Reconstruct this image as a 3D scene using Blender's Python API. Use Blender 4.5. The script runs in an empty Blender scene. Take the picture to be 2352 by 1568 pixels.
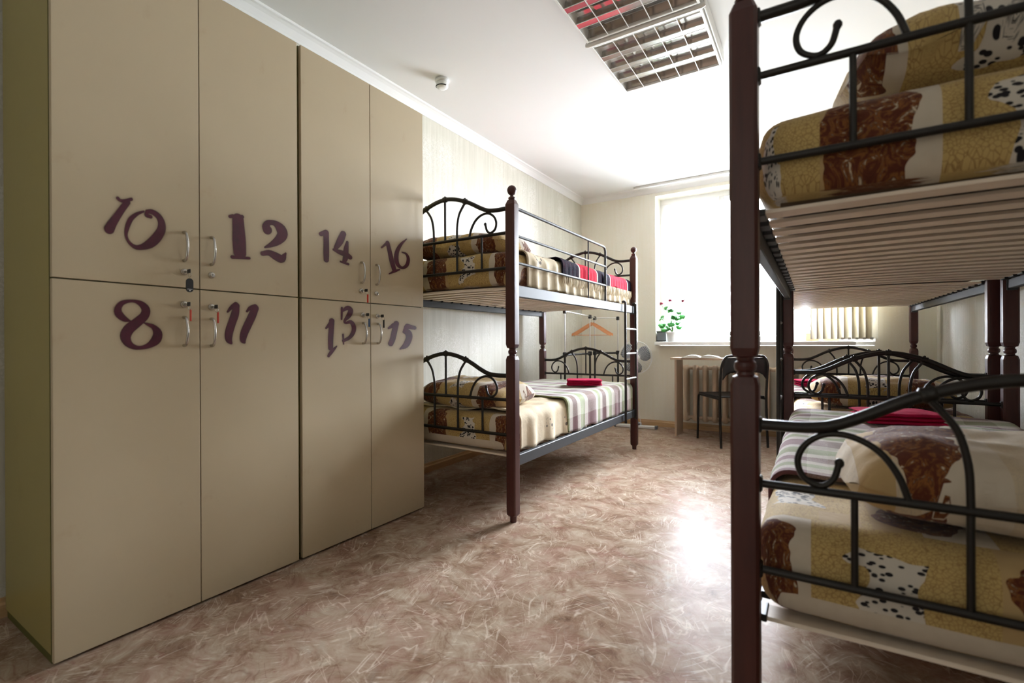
import bpy, math, random
from mathutils import Vector, Matrix, noise
random.seed(7)
PI = math.pi
SC = bpy.context.scene
COL = SC.collection

# ------------------------------------------------------------------ camera
cam = bpy.data.cameras.new('camera'); camo = bpy.data.objects.new('camera', cam); COL.objects.link(camo)
yaw, pitch, roll = math.radians(32.2663), math.radians(-.0563), math.radians(-.2614)
fw = Vector((-math.sin(yaw)*math.cos(pitch), math.cos(yaw)*math.cos(pitch), math.sin(pitch)))
rt = Vector((math.cos(yaw), math.sin(yaw), 0)); up = rt.cross(fw)
r2 = rt*math.cos(roll)+up*math.sin(roll); u2 = -rt*math.sin(roll)+up*math.cos(roll)
camo.matrix_world = Matrix(((r2.x, u2.x, -fw.x, 0), (r2.y, u2.y, -fw.y, 0), (r2.z, u2.z, -fw.z, .92), (0, 0, 0, 1)))
cam.sensor_width = 36; cam.lens = 1108.54/2352*36; cam.clip_start = .02
cam.dof.use_dof = True; cam.dof.focus_distance = 2.6; cam.dof.aperture_fstop = 2.8
SC.camera = camo

# ------------------------------------------------------------------ world, light, exposure
w = bpy.data.worlds.new('daylight'); SC.world = w; w.use_nodes = True
wt = w.node_tree; bg = wt.nodes['Background']; bg.inputs[1].default_value = 1
# bright overcast sky, duller ground below the horizon
tc = wt.nodes.new('ShaderNodeTexCoord'); sx = wt.nodes.new('ShaderNodeSeparateXYZ'); wr = wt.nodes.new('ShaderNodeValToRGB')
mr = wt.nodes.new('ShaderNodeMapRange'); mr.inputs[1].default_value = -.25; mr.inputs[2].default_value = .35
wt.links.new(tc.outputs['Generated'], sx.inputs[0]); wt.links.new(sx.outputs[2], mr.inputs[0]); wt.links.new(mr.outputs[0], wr.inputs[0])
wr.color_ramp.elements[0].color = (.38, .41, .43, 1); wr.color_ramp.elements[1].color = (.88, .95, 1.06, 1)
sc_w = wt.nodes.new('ShaderNodeVectorMath'); sc_w.operation = 'SCALE'; sc_w.inputs['Scale'].default_value = 92
wt.links.new(wr.outputs[0], sc_w.inputs[0]); wt.links.new(sc_w.outputs[0], bg.inputs[0])
pl = bpy.data.lights.new('window_portal', 'AREA'); pl.shape = 'RECTANGLE'; pl.size = 1.9; pl.size_y = 1.56
pl.cycles.is_portal = True
po = bpy.data.objects.new('window_portal', pl); COL.objects.link(po)
po.location = (-.52, 5.5, 1.69); po.rotation_euler = (-PI/2, 0, 0)
# fill light added behind the camera, shining in through a made-up doorway
cl = bpy.data.lights.new('fill_light', 'AREA'); cl.shape = 'RECTANGLE'; cl.size = .98; cl.size_y = 2.0; cl.energy = 3; cl.color = (1, .95, .88)
co = bpy.data.objects.new('fill_light', cl); COL.objects.link(co)
co.location = (-.25, -2.4, 1.25); co.rotation_euler = (PI/2, 0, 0)
SC.view_settings.view_transform = 'Standard'; SC.view_settings.look = 'None'
SC.view_settings.exposure = .40; SC.view_settings.gamma = 1; SC.view_settings.use_curve_mapping = False

# ------------------------------------------------------------------ materials
def nt(name):
    m = bpy.data.materials.new(name); m.use_nodes = True
    t = m.node_tree; b = t.nodes['Principled BSDF']
    return m, t, b
def lk(t, a, b): t.links.new(a, b)
def nd(t, typ, **kw):
    n = t.nodes.new(typ)
    for k, v in kw.items():
        if k.startswith('i_'):
            n.inputs[k[2:].replace('_', ' ')].default_value = v
        else: setattr(n, k, v)
    return n
def ocoord(t, scale=(1, 1, 1), loc=(0, 0, 0), rot=(0, 0, 0), src='Object'):
    c = nd(t, 'ShaderNodeTexCoord'); m = nd(t, 'ShaderNodeMapping')
    m.inputs['Scale'].default_value = scale; m.inputs['Location'].default_value = loc; m.inputs['Rotation'].default_value = rot
    lk(t, c.outputs[src], m.inputs[0]); return m.outputs[0]
def ramp(t, fac, stops, interp='LINEAR'):
    r = nd(t, 'ShaderNodeValToRGB'); cr = r.color_ramp; cr.interpolation = interp
    while len(cr.elements) < len(stops): cr.elements.new(.5)
    for e, (p, c) in zip(cr.elements, stops):
        e.position = p; e.color = (*c, 1) if len(c) == 3 else c
    lk(t, fac, r.inputs[0]); return r.outputs[0]
def mix(t, fac, a, b, mode='MIX'):
    m = nd(t, 'ShaderNodeMix', data_type='RGBA', blend_type=mode)
    for s, v in ((0, fac), (6, a), (7, b)):
        if hasattr(v, 'links'): lk(t, v, m.inputs[s])
        else: m.inputs[s].default_value = v if s == 0 else (*v, 1)
    return m.outputs[2]
def math_(t, op, a, b=0.):
    m = nd(t, 'ShaderNodeMath', operation=op)
    for i, v in enumerate((a, b)):
        if hasattr(v, 'links'): lk(t, v, m.inputs[i])
        else: m.inputs[i].default_value = v
    return m.outputs[0]
def bump(t, b, h, strength=.3, dist=.01):
    n = nd(t, 'ShaderNodeBump'); n.inputs['Strength'].default_value = strength; n.inputs['Distance'].default_value = dist
    lk(t, h, n.inputs['Height']); lk(t, n.outputs[0], b.inputs['Normal'])
def noise_(t, vec, scale=5, detail=4, rough=.5, dist=0):
    n = nd(t, 'ShaderNodeTexNoise'); n.inputs['Scale'].default_value = scale; n.inputs['Detail'].default_value = detail
    n.inputs['Roughness'].default_value = rough; n.inputs['Distortion'].default_value = dist
    lk(t, vec, n.inputs['Vector']); return n.outputs['Fac']
def vor(t, vec, scale, feature='F1', metric='EUCLIDEAN', rnd=1.):
    n = nd(t, 'ShaderNodeTexVoronoi', feature=feature)
    if feature != 'DISTANCE_TO_EDGE': n.distance = metric
    n.inputs['Scale'].default_value = scale; n.inputs['Randomness'].default_value = rnd
    lk(t, vec, n.inputs['Vector']); return n
def simple(name, col, rough=.5, metal=0., var=.06, scale=20, spec=.5, bmp=0):
    m, t, b = nt(name)
    v = ocoord(t); n = noise_(t, v, scale, 3)
    c = mix(t, n, [x*(1-var) for x in col], [min(1, x*(1+var)) for x in col])
    lk(t, c, b.inputs['Base Color']); b.inputs['Roughness'].default_value = rough; b.inputs['Metallic'].default_value = metal
    b.inputs['Specular IOR Level'].default_value = spec
    if bmp: bump(t, b, n, bmp, .003)
    return m
def wood(name, c1, c2, rough=.35, sc=(12, 12, 1.2), coat=0.):
    m, t, b = nt(name)
    n = noise_(t, ocoord(t, sc), 3, 6, .6, .6)
    lk(t, ramp(t, n, [(.3, c1), (.7, c2)]), b.inputs['Base Color']); b.inputs['Roughness'].default_value = rough
    b.inputs['Coat Weight'].default_value = coat; b.inputs['Coat Roughness'].default_value = .15
    bump(t, b, n, .05, .002); return m

M = {}
M['post'] = wood('dark_stained_wood', (.052, .011, .009), (.080, .018, .014), .40, coat=.08)
M['metal'] = simple('dark_bronze_metal', (.018, .015, .013), .38, .3, .1)
M['rail'] = simple('dark_grey_enamel', (.055, .057, .06), .55, .0, .05, 20, .35)
M['slat'] = wood('pale_beech_slats', (.80, .66, .52), (.88, .75, .62), .55, (1.5, 14, 14))
M['black'] = simple('black_plastic', (.012, .012, .013), .45)
M['chrome'] = simple('brushed_chrome', (.55, .53, .50), .25, 1., .03)
M['steel'] = simple('pale_steel', (.70, .70, .70), .3, .8, .03)
M['white'] = simple('white_plastic', (.82, .82, .80), .4, 0, .02)
M['white_paint'] = simple('white_gloss_paint', (.86, .86, .84), .35, 0, .02)
M['grey_plastic'] = simple('grey_plastic', (.20, .22, .25), .4)
M['red_plastic'] = simple('red_plastic', (.65, .05, .03), .4)
M['blue_plastic'] = simple('blue_plastic', (.03, .10, .25), .4)
M['radiator'] = simple('tan_radiator_enamel', (.74, .58, .42), .45, 0, .05)
M['desk'] = wood('beech_desk_laminate', (.50, .36, .25), (.58, .43, .31), .4, (14, 14, 1.5))
M['hanger'] = wood('orange_hanger_wood', (.62, .27, .12), (.72, .34, .16), .35, (2, 20, 20))
M['towel'] = simple('crimson_terry_towel', (.50, .01, .065), .95, 0, .25, 180, .1, .5)
M['skirting'] = wood('honey_skirting', (.52, .32, .15), (.66, .44, .24), .4, (2, 2, 14))
M['paper'] = simple('book_paper', (.80, .78, .72), .8)
M['carton'] = simple('tan_carton', (.55, .42, .28), .7)
M['leaf'] = simple('geranium_leaf', (.05, .30, .06), .5, 0, .4, 60)
M['petal'] = simple('dark_pink_petal', (.30, .005, .05), .5, 0, .2, 60)
M['stem'] = simple('plant_stem', (.14, .32, .08), .6)
M['soil'] = simple('soil', (.05, .03, .02), .9)
def sheer(name, col, tl, tp):
    m, t, b = nt(name); b.inputs['Base Color'].default_value = (*col, 1); b.inputs['Roughness'].default_value = .9
    tn = nd(t, 'ShaderNodeBsdfTranslucent'); tn.inputs[0].default_value = (*col, 1); tp_ = nd(t, 'ShaderNodeBsdfTransparent')
    m1 = nd(t, 'ShaderNodeMixShader'); m1.inputs[0].default_value = tl; lk(t, b.outputs[0], m1.inputs[1]); lk(t, tn.outputs[0], m1.inputs[2])
    m2 = nd(t, 'ShaderNodeMixShader'); m2.inputs[0].default_value = tp; lk(t, m1.outputs[0], m2.inputs[1]); lk(t, tp_.outputs[0], m2.inputs[2])
    lk(t, m2.outputs[0], t.nodes['Material Output'].inputs[0]); return m
M['fabric_blind'] = sheer('cream_blind_fabric', (.82, .78, .68), .55, .0)
M['glare_veil'] = sheer('white_glare_veil', (.9, .9, .9), .70, .80)  # added translucent layer, lit from behind so it hides the frame in glare

# cabinet laminate
def laminate(name, col):
    m, t, b = nt(name)
    n = noise_(t, ocoord(t), 2.2, 5, .6)
    c = mix(t, n, [x*.93 for x in col], [x*1.05 for x in col])
    sm = ramp(t, noise_(t, ocoord(t, loc=(3, 1, 2)), 7, 4, .7), [(.62, (1, 1, 1)), (.80, (.90, .84, .80))])
    lk(t, mix(t, 1., c, sm, 'MULTIPLY'), b.inputs['Base Color'])
    b.inputs['Roughness'].default_value = .38; b.inputs['Specular IOR Level'].default_value = .45
    bump(t, b, noise_(t, ocoord(t), 400, 2), .03, .001); return m
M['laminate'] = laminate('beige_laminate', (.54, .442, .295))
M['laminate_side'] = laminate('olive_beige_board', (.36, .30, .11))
M['gap'] = simple('olive_edge_band', (.10, .095, .02), .6)

# spray paint: coverage comes from the attribute made with each numeral
m, t, b = nt('plum_spray_paint')
at = nd(t, 'ShaderNodeAttribute', attribute_name='paint')
n = noise_(t, ocoord(t), 22, 4, .6)
lk(t, ramp(t, n, [(.3, (.050, .005, .014)), (.65, (.105, .010, .032))]), b.inputs['Base Color'])
b.inputs['Roughness'].default_value = .45
tr = nd(t, 'ShaderNodeBsdfTransparent'); ms = nd(t, 'ShaderNodeMixShader')
lk(t, math_(t, 'MULTIPLY', at.outputs['Fac'], ramp(t, n, [(.35, (.99,)*3), (.8, (.80,)*3)])), ms.inputs[0]); lk(t, tr.outputs[0], ms.inputs[1]); lk(t, b.outputs[0], ms.inputs[2])
lk(t, ms.outputs[0], t.nodes['Material Output'].inputs[0]); M['paint'] = m

# ceiling plaster
M['ceiling'] = simple('white_ceiling_paint', (.84, .84, .83), .75, 0, .01, 3)
M['cornice'] = simple('white_foam_cornice', (.86, .86, .85), .7, 0, .01, 3)

# wallpaper
def wallpaper(name, base, light, streak, rough=.42):
    m, t, b = nt(name)
    v = ocoord(t)
    st = noise_(t, ocoord(t, (26, 26, 1.2)), 1.6, 6, .65)
    c = mix(t, ramp(t, st, [(.35, (0,)*3), (.65, (1,)*3)]), base, streak)
    fl = vor(t, ocoord(t, (5.2, 5.2, 3.6)), 1.0, 'SMOOTH_F1', rnd=.55)
    pet = noise_(t, ocoord(t), 46, 4, .6, 2.2)
    blot = math_(t, 'MULTIPLY', ramp(t, fl.outputs['Distance'], [(.24, (1,)*3), (.50, (0,)*3)]), ramp(t, pet, [(.47, (0,)*3), (.56, (1,)*3)]))
    c = mix(t, math_(t, 'MULTIPLY', blot, .85), c, light)
    lk(t, c, b.inputs['Base Color'])
    b.inputs['Roughness'].default_value = rough
    bump(t, b, math_(t, 'ADD', st, blot), .12, .002); return m
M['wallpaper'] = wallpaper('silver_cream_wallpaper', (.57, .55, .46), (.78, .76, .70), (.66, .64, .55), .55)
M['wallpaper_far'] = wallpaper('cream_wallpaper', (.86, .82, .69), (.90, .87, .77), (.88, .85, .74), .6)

# linoleum floor
m, t, b = nt('marbled_linoleum')
v = ocoord(t)
n1 = noise_(t, v, 7, 9, .74, 1.2)
c = ramp(t, n1, [(.28, (.12, .065, .038)), (.42, (.26, .165, .108)), (.53, (.385, .285, .205)), (.66, (.48, .395, .30)), (.8, (.60, .52, .43))])
c = mix(t, ramp(t, noise_(t, ocoord(t, loc=(5, 2, 0)), 3.4, 7, .72, 1.5), [(.45, (0,)*3), (.7, (.6,)*3)]), c, (.37, .21, .165))
c = mix(t, ramp(t, noise_(t, ocoord(t, loc=(9, 4, 0)), 5.1, 7, .72, 1.0), [(.55, (0,)*3), (.72, (.45,)*3)]), c, (.38, .345, .29))
# hair-like strokes in several directions, light and dark
for rz_, sx_, sy_, off, col, f, wd in ((.3, 30, 3.4, 1.1, (.74, .63, .52), .75, .020), (1.2, 26, 3.4, 4.3, (.72, .58, .47), .7, .018), (2.3, 34, 4, 7.7, (.76, .66, .55), .7, .018),
                                       (.8, 28, 3.2, 2.9, (.17, .075, .05), .6, .016), (1.9, 24, 3.4, 6.1, (.24, .09, .075), .6, .018), (2.8, 40, 8, 8.8, (.70, .55, .42), .6, .02)):
    mp = nd(t, 'ShaderNodeMapping', vector_type='TEXTURE'); mp.inputs['Scale'].default_value = (1/sx_, 1/sy_, 1); mp.inputs['Location'].default_value = (off, off*2, off)
    wn = nd(t, 'ShaderNodeTexNoise'); wn.inputs['Scale'].default_value = 2.2; wn.inputs['Detail'].default_value = 1; lk(t, v, wn.inputs['Vector'])
    ws = nd(t, 'ShaderNodeVectorMath', operation='MULTIPLY_ADD'); lk(t, wn.outputs['Color'], ws.inputs[0]); ws.inputs[1].default_value = (.35, .35, 0); lk(t, v, ws.inputs[2])
    mp.inputs['Rotation'].default_value = (0, 0, rz_); lk(t, ws.outputs[0], mp.inputs[0])
    n_ = noise_(t, mp.outputs[0], .9, 1.6, .5, .4)
    line = ramp(t, math_(t, 'ABSOLUTE', math_(t, 'SUBTRACT', n_, .5)), [(0, (1,)*3), (wd, (0,)*3)])
    gate = ramp(t, noise_(t, ocoord(t, loc=(off*3, off, 0)), 6.5, 4, .65), [(.50, (0,)*3), (.58, (1,)*3)])
    c = mix(t, math_(t, 'MULTIPLY', math_(t, 'MULTIPLY', line, gate), f*.8), c, col)
lk(t, c, b.inputs['Base Color'])
b.inputs['Roughness'].default_value = .36; b.inputs['Specular IOR Level'].default_value = .016
lk(t, ramp(t, noise_(t, v, 3, 4), [(.3, (.26,)*3), (.7, (.34,)*3)]), b.inputs['Roughness'])
bump(t, b, noise_(t, v, 60, 4, .6), .10, .002); M['floor'] = m

# patchwork bed linen: a woven-in print of crackle, tan, dark paisley, cream and leopard patches,
# laid out in the cloth's own coordinates (attribute "print": metres along the cloth)
def linen(name, u0, v0=.25, T=.47, RH=.34, strip=True, bright=1., pale=False):
    m, t, b = nt(name)
    at = nd(t, 'ShaderNodeAttribute', attribute_name='print'); v = at.outputs['Vector']
    nn = nd(t, 'ShaderNodeTexNoise'); nn.inputs['Scale'].default_value = 9; lk(t, v, nn.inputs['Vector'])
    wc = nd(t, 'ShaderNodeSeparateColor'); lk(t, nn.outputs['Color'], wc.inputs[0])
    s = nd(t, 'ShaderNodeSeparateXYZ'); lk(t, v, s.inputs[0])
    M_ = lambda op, a, b_=0.: math_(t, op, a, b_)
    vv = M_('DIVIDE', M_('ADD', s.outputs[1], v0), RH); row = M_('FLOOR', vv); fv = M_('FRACT', vv)
    fu = M_('FRACT', M_('ADD', M_('DIVIDE', M_('SUBTRACT', s.outputs[0], u0), T), M_('MULTIPLY', row, .37)))
    wu = M_('ADD', fu, M_('MULTIPLY', M_('SUBTRACT', wc.outputs[0], .5), .30)); wv = M_('ADD', fv, M_('MULTIPLY', M_('SUBTRACT', wc.outputs[1], .5), .25))
    def band(x, lo, hi): return M_('MULTIPLY', M_('GREATER_THAN', x, lo), M_('LESS_THAN', x, hi))
    mu = lambda c: tuple(min(1, x*bright) for x in c)
    e = vor(t, v, 125, 'DISTANCE_TO_EDGE').outputs['Distance']
    crack = ramp(t, e, [(.02, mu((.27, .15, .045))), (.09, mu((.54, .375, .14)))])
    crack = mix(t, M_('MULTIPLY', noise_(t, v, 90, 3), .45), crack, mu((.62, .46, .20)))
    tan = mix(t, noise_(t, v, 30, 3), mu((.46, .31, .14)), mu((.54, .38, .18)))
    cream = mix(t, noise_(t, v, 40, 3), mu((.58, .49, .38)), mu((.66, .58, .47)))
    if pale: crack = mix(t, .72, crack, cream)
    sw = noise_(t, v, 26, 4, .6, 3.2)
    brown = ramp(t, sw, [(.0, mu((.06, .014, .008))), (.47, mu((.11, .028, .013))), (.56, mu((.26, .10, .025))), (.60, mu((.09, .025, .012))), (.665, mu((.58, .47, .33))), (.8, mu((.62, .52, .38)))])
    sc3 = nd(t, 'ShaderNodeVectorMath', operation='MULTIPLY'); lk(t, v, sc3.inputs[0]); sc3.inputs[1].default_value = (1, 1.5, 1)
    sp = vor(t, sc3.outputs[0], 62, 'F1', 'EUCLIDEAN', .9).outputs['Distance']
    leo = ramp(t, sp, [(.36, (.02, .017, .02)), (.42, mu((.66, .60, .52)))])
    c = mix(t, band(fu, .0, .10), crack, tan)
    c = mix(t, band(fu, .17, .40), c, cream)
    br = M_('LESS_THAN', M_('ADD', M_('POWER', M_('ABSOLUTE', M_('DIVIDE', M_('SUBTRACT', wu, .19), .145)), 2.4), M_('POWER', M_('ABSOLUTE', M_('DIVIDE', M_('SUBTRACT', wv, .5), .46)), 4.)), 1.)
    c = mix(t, br, c, brown)
    c = mix(t, M_('MULTIPLY', band(wu, .58, .80), band(wv, .30, .74)), c, leo)
    c = mix(t, M_('MULTIPLY', band(fu, .80, .96), band(fv, .0, .22)), c, tan)
    if strip: c = mix(t, M_('LESS_THAN', s.outputs[1], -.118), c, cream)
    c = mix(t, M_('GREATER_THAN', s.outputs[2], .9), c, (.13, .08, .04))  # mattress underside darkened to stand in for shade between the slats
    lk(t, c, b.inputs['Base Color']); b.inputs['Roughness'].default_value = .85; b.inputs['Specular IOR Level'].default_value = .2
    b.inputs['Sheen Weight'].default_value = .15
    bump(t, b, noise_(t, v, 14, 4, .6), .25, .012); return m
M['linen_left_low'] = linen('patchwork_sheet_a', -.03)
M['linen_left_up'] = linen('patchwork_sheet_b', -.03, .22, strip=False)
M['linen_right_low'] = linen('patchwork_sheet_c', -.07)
M['linen_right_up'] = linen('patchwork_sheet_d', .136, strip=False)
M['linen_pillow'] = linen('patchwork_pillow_linen', .10, .30, .40, .30, False)
M['linen_pillow_near'] = linen('patchwork_pillow_near', -.32, .24, .56, .44, False, 1.15, True)
M['linen_pillow_up'] = linen('patchwork_pillow_up', .32, .12, .46, .34, False)

# cream duvet with sprigs
m, t, b = nt('cream_duvet_cotton')
v = ocoord(t)
base = mix(t, noise_(t, ocoord(t, (1, 1, 1)), 6, 4, .6), (.76, .62, .42), (.84, .74, .57))
sp = vor(t, v, 34, 'F1', rnd=.9).outputs['Distance']
pt = ramp(t, vor(t, v, 5, 'F1', rnd=.9).outputs['Distance'], [(.20, (1,)*3), (.24, (0,)*3)])
lk(t, mix(t, math_(t, 'MULTIPLY', pt, ramp(t, sp, [(.30, (.85,)*3), (.4, (0,)*3)])), base, (.07, .05, .05)), b.inputs['Base Color'])
b.inputs['Roughness'].default_value = .85; b.inputs['Specular IOR Level'].default_value = .2
bump(t, b, noise_(t, v, 16, 4, .6), .3, .01); M['duvet'] = m

# plaid blanket: bands across and along the bed
def plaid(name, ph=0.):
    m, t, b = nt(name)
    cr, pm, gr, lg = (.62, .57, .50), (.17, .065, .07), (.25, .31, .12), (.46, .42, .30)
    def bands(axis, per, stops, off):
        s = nd(t, 'ShaderNodeSeparateXYZ'); lk(t, ocoord(t), s.inputs[0])
        src = s.outputs[axis] if axis == 1 else math_(t, 'SUBTRACT', s.outputs[0], s.outputs[2])   # follow the cloth over the edge
        f_ = math_(t, 'FRACT', math_(t, 'ADD', math_(t, 'DIVIDE', src, per), off))
        return ramp(t, f_, stops, 'CONSTANT')
    a = bands(1, .50, [(0, cr), (.10, gr), (.26, cr), (.36, pm), (.62, cr), (.70, gr), (.80, cr), (.88, pm)], ph)
    d = bands(0, .34, [(0, cr), (.18, pm), (.45, cr), (.62, lg), (.80, cr)], .1)
    wv = noise_(t, ocoord(t), 260, 2, .6)
    c = mix(t, ramp(t, wv, [(.40, (.18,)*3), (.60, (.42,)*3)]), a, d)
    lk(t, c, b.inputs['Base Color']); b.inputs['Roughness'].default_value = .95; b.inputs['Specular IOR Level'].default_value = .1
    b.inputs['Sheen Weight'].default_value = .3
    bump(t, b, wv, .4, .004); return m
M['plaid'] = plaid('plum_green_plaid_wool')

# black and red throw, bands along the bed
m, t, b = nt('black_red_throw_wool')
s = nd(t, 'ShaderNodeSeparateXYZ'); lk(t, ocoord(t), s.inputs[0])
bk, rd, wh = (.012, .010, .022), (.62, .02, .05), (.7, .6, .55)
fr = math_(t, 'DIVIDE', math_(t, 'ADD', s.outputs[1], .65), 1.3)
c = ramp(t, fr, [(0, bk), (.185, wh), (.200, rd), (.42, wh), (.432, bk), (.62, wh), (.632, rd), (.915, wh), (.925, bk)], 'CONSTANT')
ln = noise_(t, ocoord(t, (1, 30, 1)), 9, 2)
c = mix(t, math_(t, 'MULTIPLY', ramp(t, ln, [(.6, (0,)*3), (.63, (1,)*3)]), .35), c, (.25, .02, .05))
lk(t, c, b.inputs['Base Color']); b.inputs['Roughness'].default_value = .95; b.inputs['Specular IOR Level'].default_value = .1
bump(t, b, noise_(t, ocoord(t), 120, 3), .5, .004); M['throw'] = m
M['fringe'] = simple('cream_wool_fringe', (.72, .62, .46), .9, 0, .15, 80)

m, t, b = nt('clear_window_glass')
gl = nd(t, 'ShaderNodeBsdfGlossy'); gl.inputs['Roughness'].default_value = .02
tr = nd(t, 'ShaderNodeBsdfTransparent'); fr = nd(t, 'ShaderNodeFresnel'); fr.inputs[0].default_value = 1.45; ms = nd(t, 'ShaderNodeMixShader')
lk(t, fr.outputs[0], ms.inputs[0]); lk(t, tr.outputs[0], ms.inputs[1]); lk(t, gl.outputs[0], ms.inputs[2]); lk(t, ms.outputs[0], t.nodes['Material Output'].inputs[0])
M['glass'] = m
M['louvre'] = simple('mirror_aluminium', (.72, .70, .68), .20, 1., .02)
M['tube'] = simple('fluorescent_tube_glass', (.78, .78, .76), .25)

# ------------------------------------------------------------------ mesh helpers
def tag(o, label=None, cat=None, group=None, kind=None):
    for k, v in (('label', label), ('category', cat), ('group', group), ('kind', kind)):
        if v: o[k] = v
    return o
def empty(name, loc, rz=0, label=None, cat=None, group=None):
    o = bpy.data.objects.new(name, None); COL.objects.link(o); o.location = loc; o.rotation_euler = (0, 0, rz)
    o.empty_display_size = .1
    return tag(o, label, cat, group)
def catmull(pts, n=6):
    P = [Vector(p) for p in pts]
    if len(P) < 3: return P
    out = []
    for i in range(len(P)-1):
        p0 = P[i-1] if i else P[0]*2-P[1]; p1 = P[i]; p2 = P[i+1]; p3 = P[i+2] if i+2 < len(P) else P[-1]*2-P[-2]
        for k in range(n):
            s = k/n
            out.append(.5*((2*p1)+(p2-p0)*s+(2*p0-5*p1+4*p2-p3)*s*s+(3*p1-p0-3*p2+p3)*s**3))
    out.append(P[-1]); return out
class MB:
    def __init__(s): s.v = []; s.f = []; s.sm = []; s.pr = []
    def add(s, vs, fs, smooth=False):
        o = len(s.v); s.v += [Vector(v) for v in vs]; s.f += [tuple(i+o for i in f) for f in fs]; s.sm += [smooth]*len(fs); return s
    def box(s, lo, hi, bev=0, mat=None):
        (x0, y0, z0), (x1, y1, z1) = lo, hi
        if bev:
            b = min(bev, (x1-x0)/2.01, (y1-y0)/2.01, (z1-z0)/2.01); vs = []
            for x, sx in ((x0, 1), (x1, -1)):
                for y, sy in ((y0, 1), (y1, -1)):
                    for z, sz in ((z0, 1), (z1, -1)):
                        vs += [(x, y+sy*b, z+sz*b), (x+sx*b, y, z+sz*b), (x+sx*b, y+sy*b, z)]
            I = lambda i, j, k, a: (i*4+j*2+k)*3+a
            fs = [(I(0,0,0,0), I(0,0,1,0), I(0,1,1,0), I(0,1,0,0)), (I(1,0,0,0), I(1,1,0,0), I(1,1,1,0), I(1,0,1,0)),
                  (I(0,0,0,1), I(1,0,0,1), I(1,0,1,1), I(0,0,1,1)), (I(0,1,0,1), I(0,1,1,1), I(1,1,1,1), I(1,1,0,1)),
                  (I(0,0,0,2), I(0,1,0,2), I(1,1,0,2), I(1,0,0,2)), (I(0,0,1,2), I(1,0,1,2), I(1,1,1,2), I(0,1,1,2))]
            for i in (0, 1):
                for j in (0, 1):
                    fs.append((I(i,j,0,0), I(i,j,1,0), I(i,j,1,1), I(i,j,0,1)))
                    fs.append((I(i,0,j,0), I(i,1,j,0), I(i,1,j,2), I(i,0,j,2)))
                    fs.append((I(0,i,j,1), I(1,i,j,1), I(1,i,j,2), I(0,i,j,2)))
                    for k in (0, 1): fs.append((I(i,j,k,0), I(i,j,k,1), I(i,j,k,2)))
        else:
            vs = [(x, y, z) for x in (x0, x1) for y in (y0, y1) for z in (z0, z1)]
            fs = [(0,1,3,2), (4,6,7,5), (0,4,5,1), (2,3,7,6), (0,2,6,4), (1,5,7,3)]
        if mat: vs = [mat @ Vector(v) for v in vs]
        return s.add(vs, fs)
    def bar(s, a, b, w, h, bev=0):
        a, b = Vector(a), Vector(b); d = b-a; q = d.to_track_quat('Y', 'Z').to_matrix().to_4x4(); q.translation = a
        return s.box((-w/2, 0, -h/2), (w/2, d.length, h/2), bev, q)
    def tube(s, pts, r, n=8, cap=True, closed=False):
        P = [Vector(p) for p in pts]; R = r if isinstance(r, (list, tuple)) else [r]*len(P)
        vs = []; fs = []; N = None; L = len(P)
        for i, p in enumerate(P):
            if closed: T = P[(i+1) % L]-P[i-1]
            else: T = P[min(i+1, L-1)]-P[max(i-1, 0)]
            T.normalize()
            if N is None: N = T.orthogonal().normalized()
            else: N = (N-T*N.dot(T)).normalized()
            B = T.cross(N)
            for k in range(n):
                a = 2*PI*k/n; vs.append(p+(N*math.cos(a)+B*math.sin(a))*R[i])
        for i in range(L if closed else L-1):
            j = (i+1) % L
            for k in range(n): fs.append((i*n+k, i*n+(k+1) % n, j*n+(k+1) % n, j*n+k))
        s.add(vs, fs, True)
        if cap and not closed:
            s.add(vs[:n], [tuple(range(n))[::-1]]); s.add(vs[-n:], [tuple(range(n))])
        return s
    def lathe(s, prof, c=(0, 0, 0), n=20, ax=None, smooth=True):
        c = Vector(c); q = Vector(ax).to_track_quat('Z', 'Y') if ax else None; vs = []; fs = []
        for r, z in prof:
            for k in range(n):
                a = 2*PI*k/n; p = Vector((r*math.cos(a), r*math.sin(a), z))
                vs.append(c+(q @ p if q else p))
        for i in range(len(prof)-1):
            for k in range(n): fs.append((i*n+k, i*n+(k+1) % n, (i+1)*n+(k+1) % n, (i+1)*n+k))
        fs.append(tuple(range(n))[::-1]); fs.append(tuple((len(prof)-1)*n+k for k in range(n)))
        return s.add(vs, fs, smooth)
    def ball(s, c, r, n=14, sc=(1, 1, 1)):
        c = Vector(c); vs = []; fs = []; m = n//2
        for i in range(1, m):
            th = PI*i/m
            for k in range(n):
                a = 2*PI*k/n; vs.append(c+Vector((r*sc[0]*math.sin(th)*math.cos(a), r*sc[1]*math.sin(th)*math.sin(a), r*sc[2]*math.cos(th))))
        b, tt = len(vs), len(vs)+1; vs += [c+Vector((0, 0, r*sc[2])), c-Vector((0, 0, r*sc[2]))]
        for i in range(m-2):
            for k in range(n): fs.append((i*n+k, (i+1)*n+k, (i+1)*n+(k+1) % n, i*n+(k+1) % n))
        for k in range(n): fs.append((b, k, (k+1) % n)); fs.append((tt, (m-2)*n+(k+1) % n, (m-2)*n+k))
        return s.add(vs, fs, True)
    def grid(s, rows, smooth=True, flip=False):
        ny = len(rows); nx = len(rows[0]); vs = [p for r in rows for p in r]
        fs = [(j*nx+i, j*nx+i+1, (j+1)*nx+i+1, (j+1)*nx+i) for j in range(ny-1) for i in range(nx-1)]
        if flip: fs = [f[::-1] for f in fs]
        return s.add(vs, fs, smooth)
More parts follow.
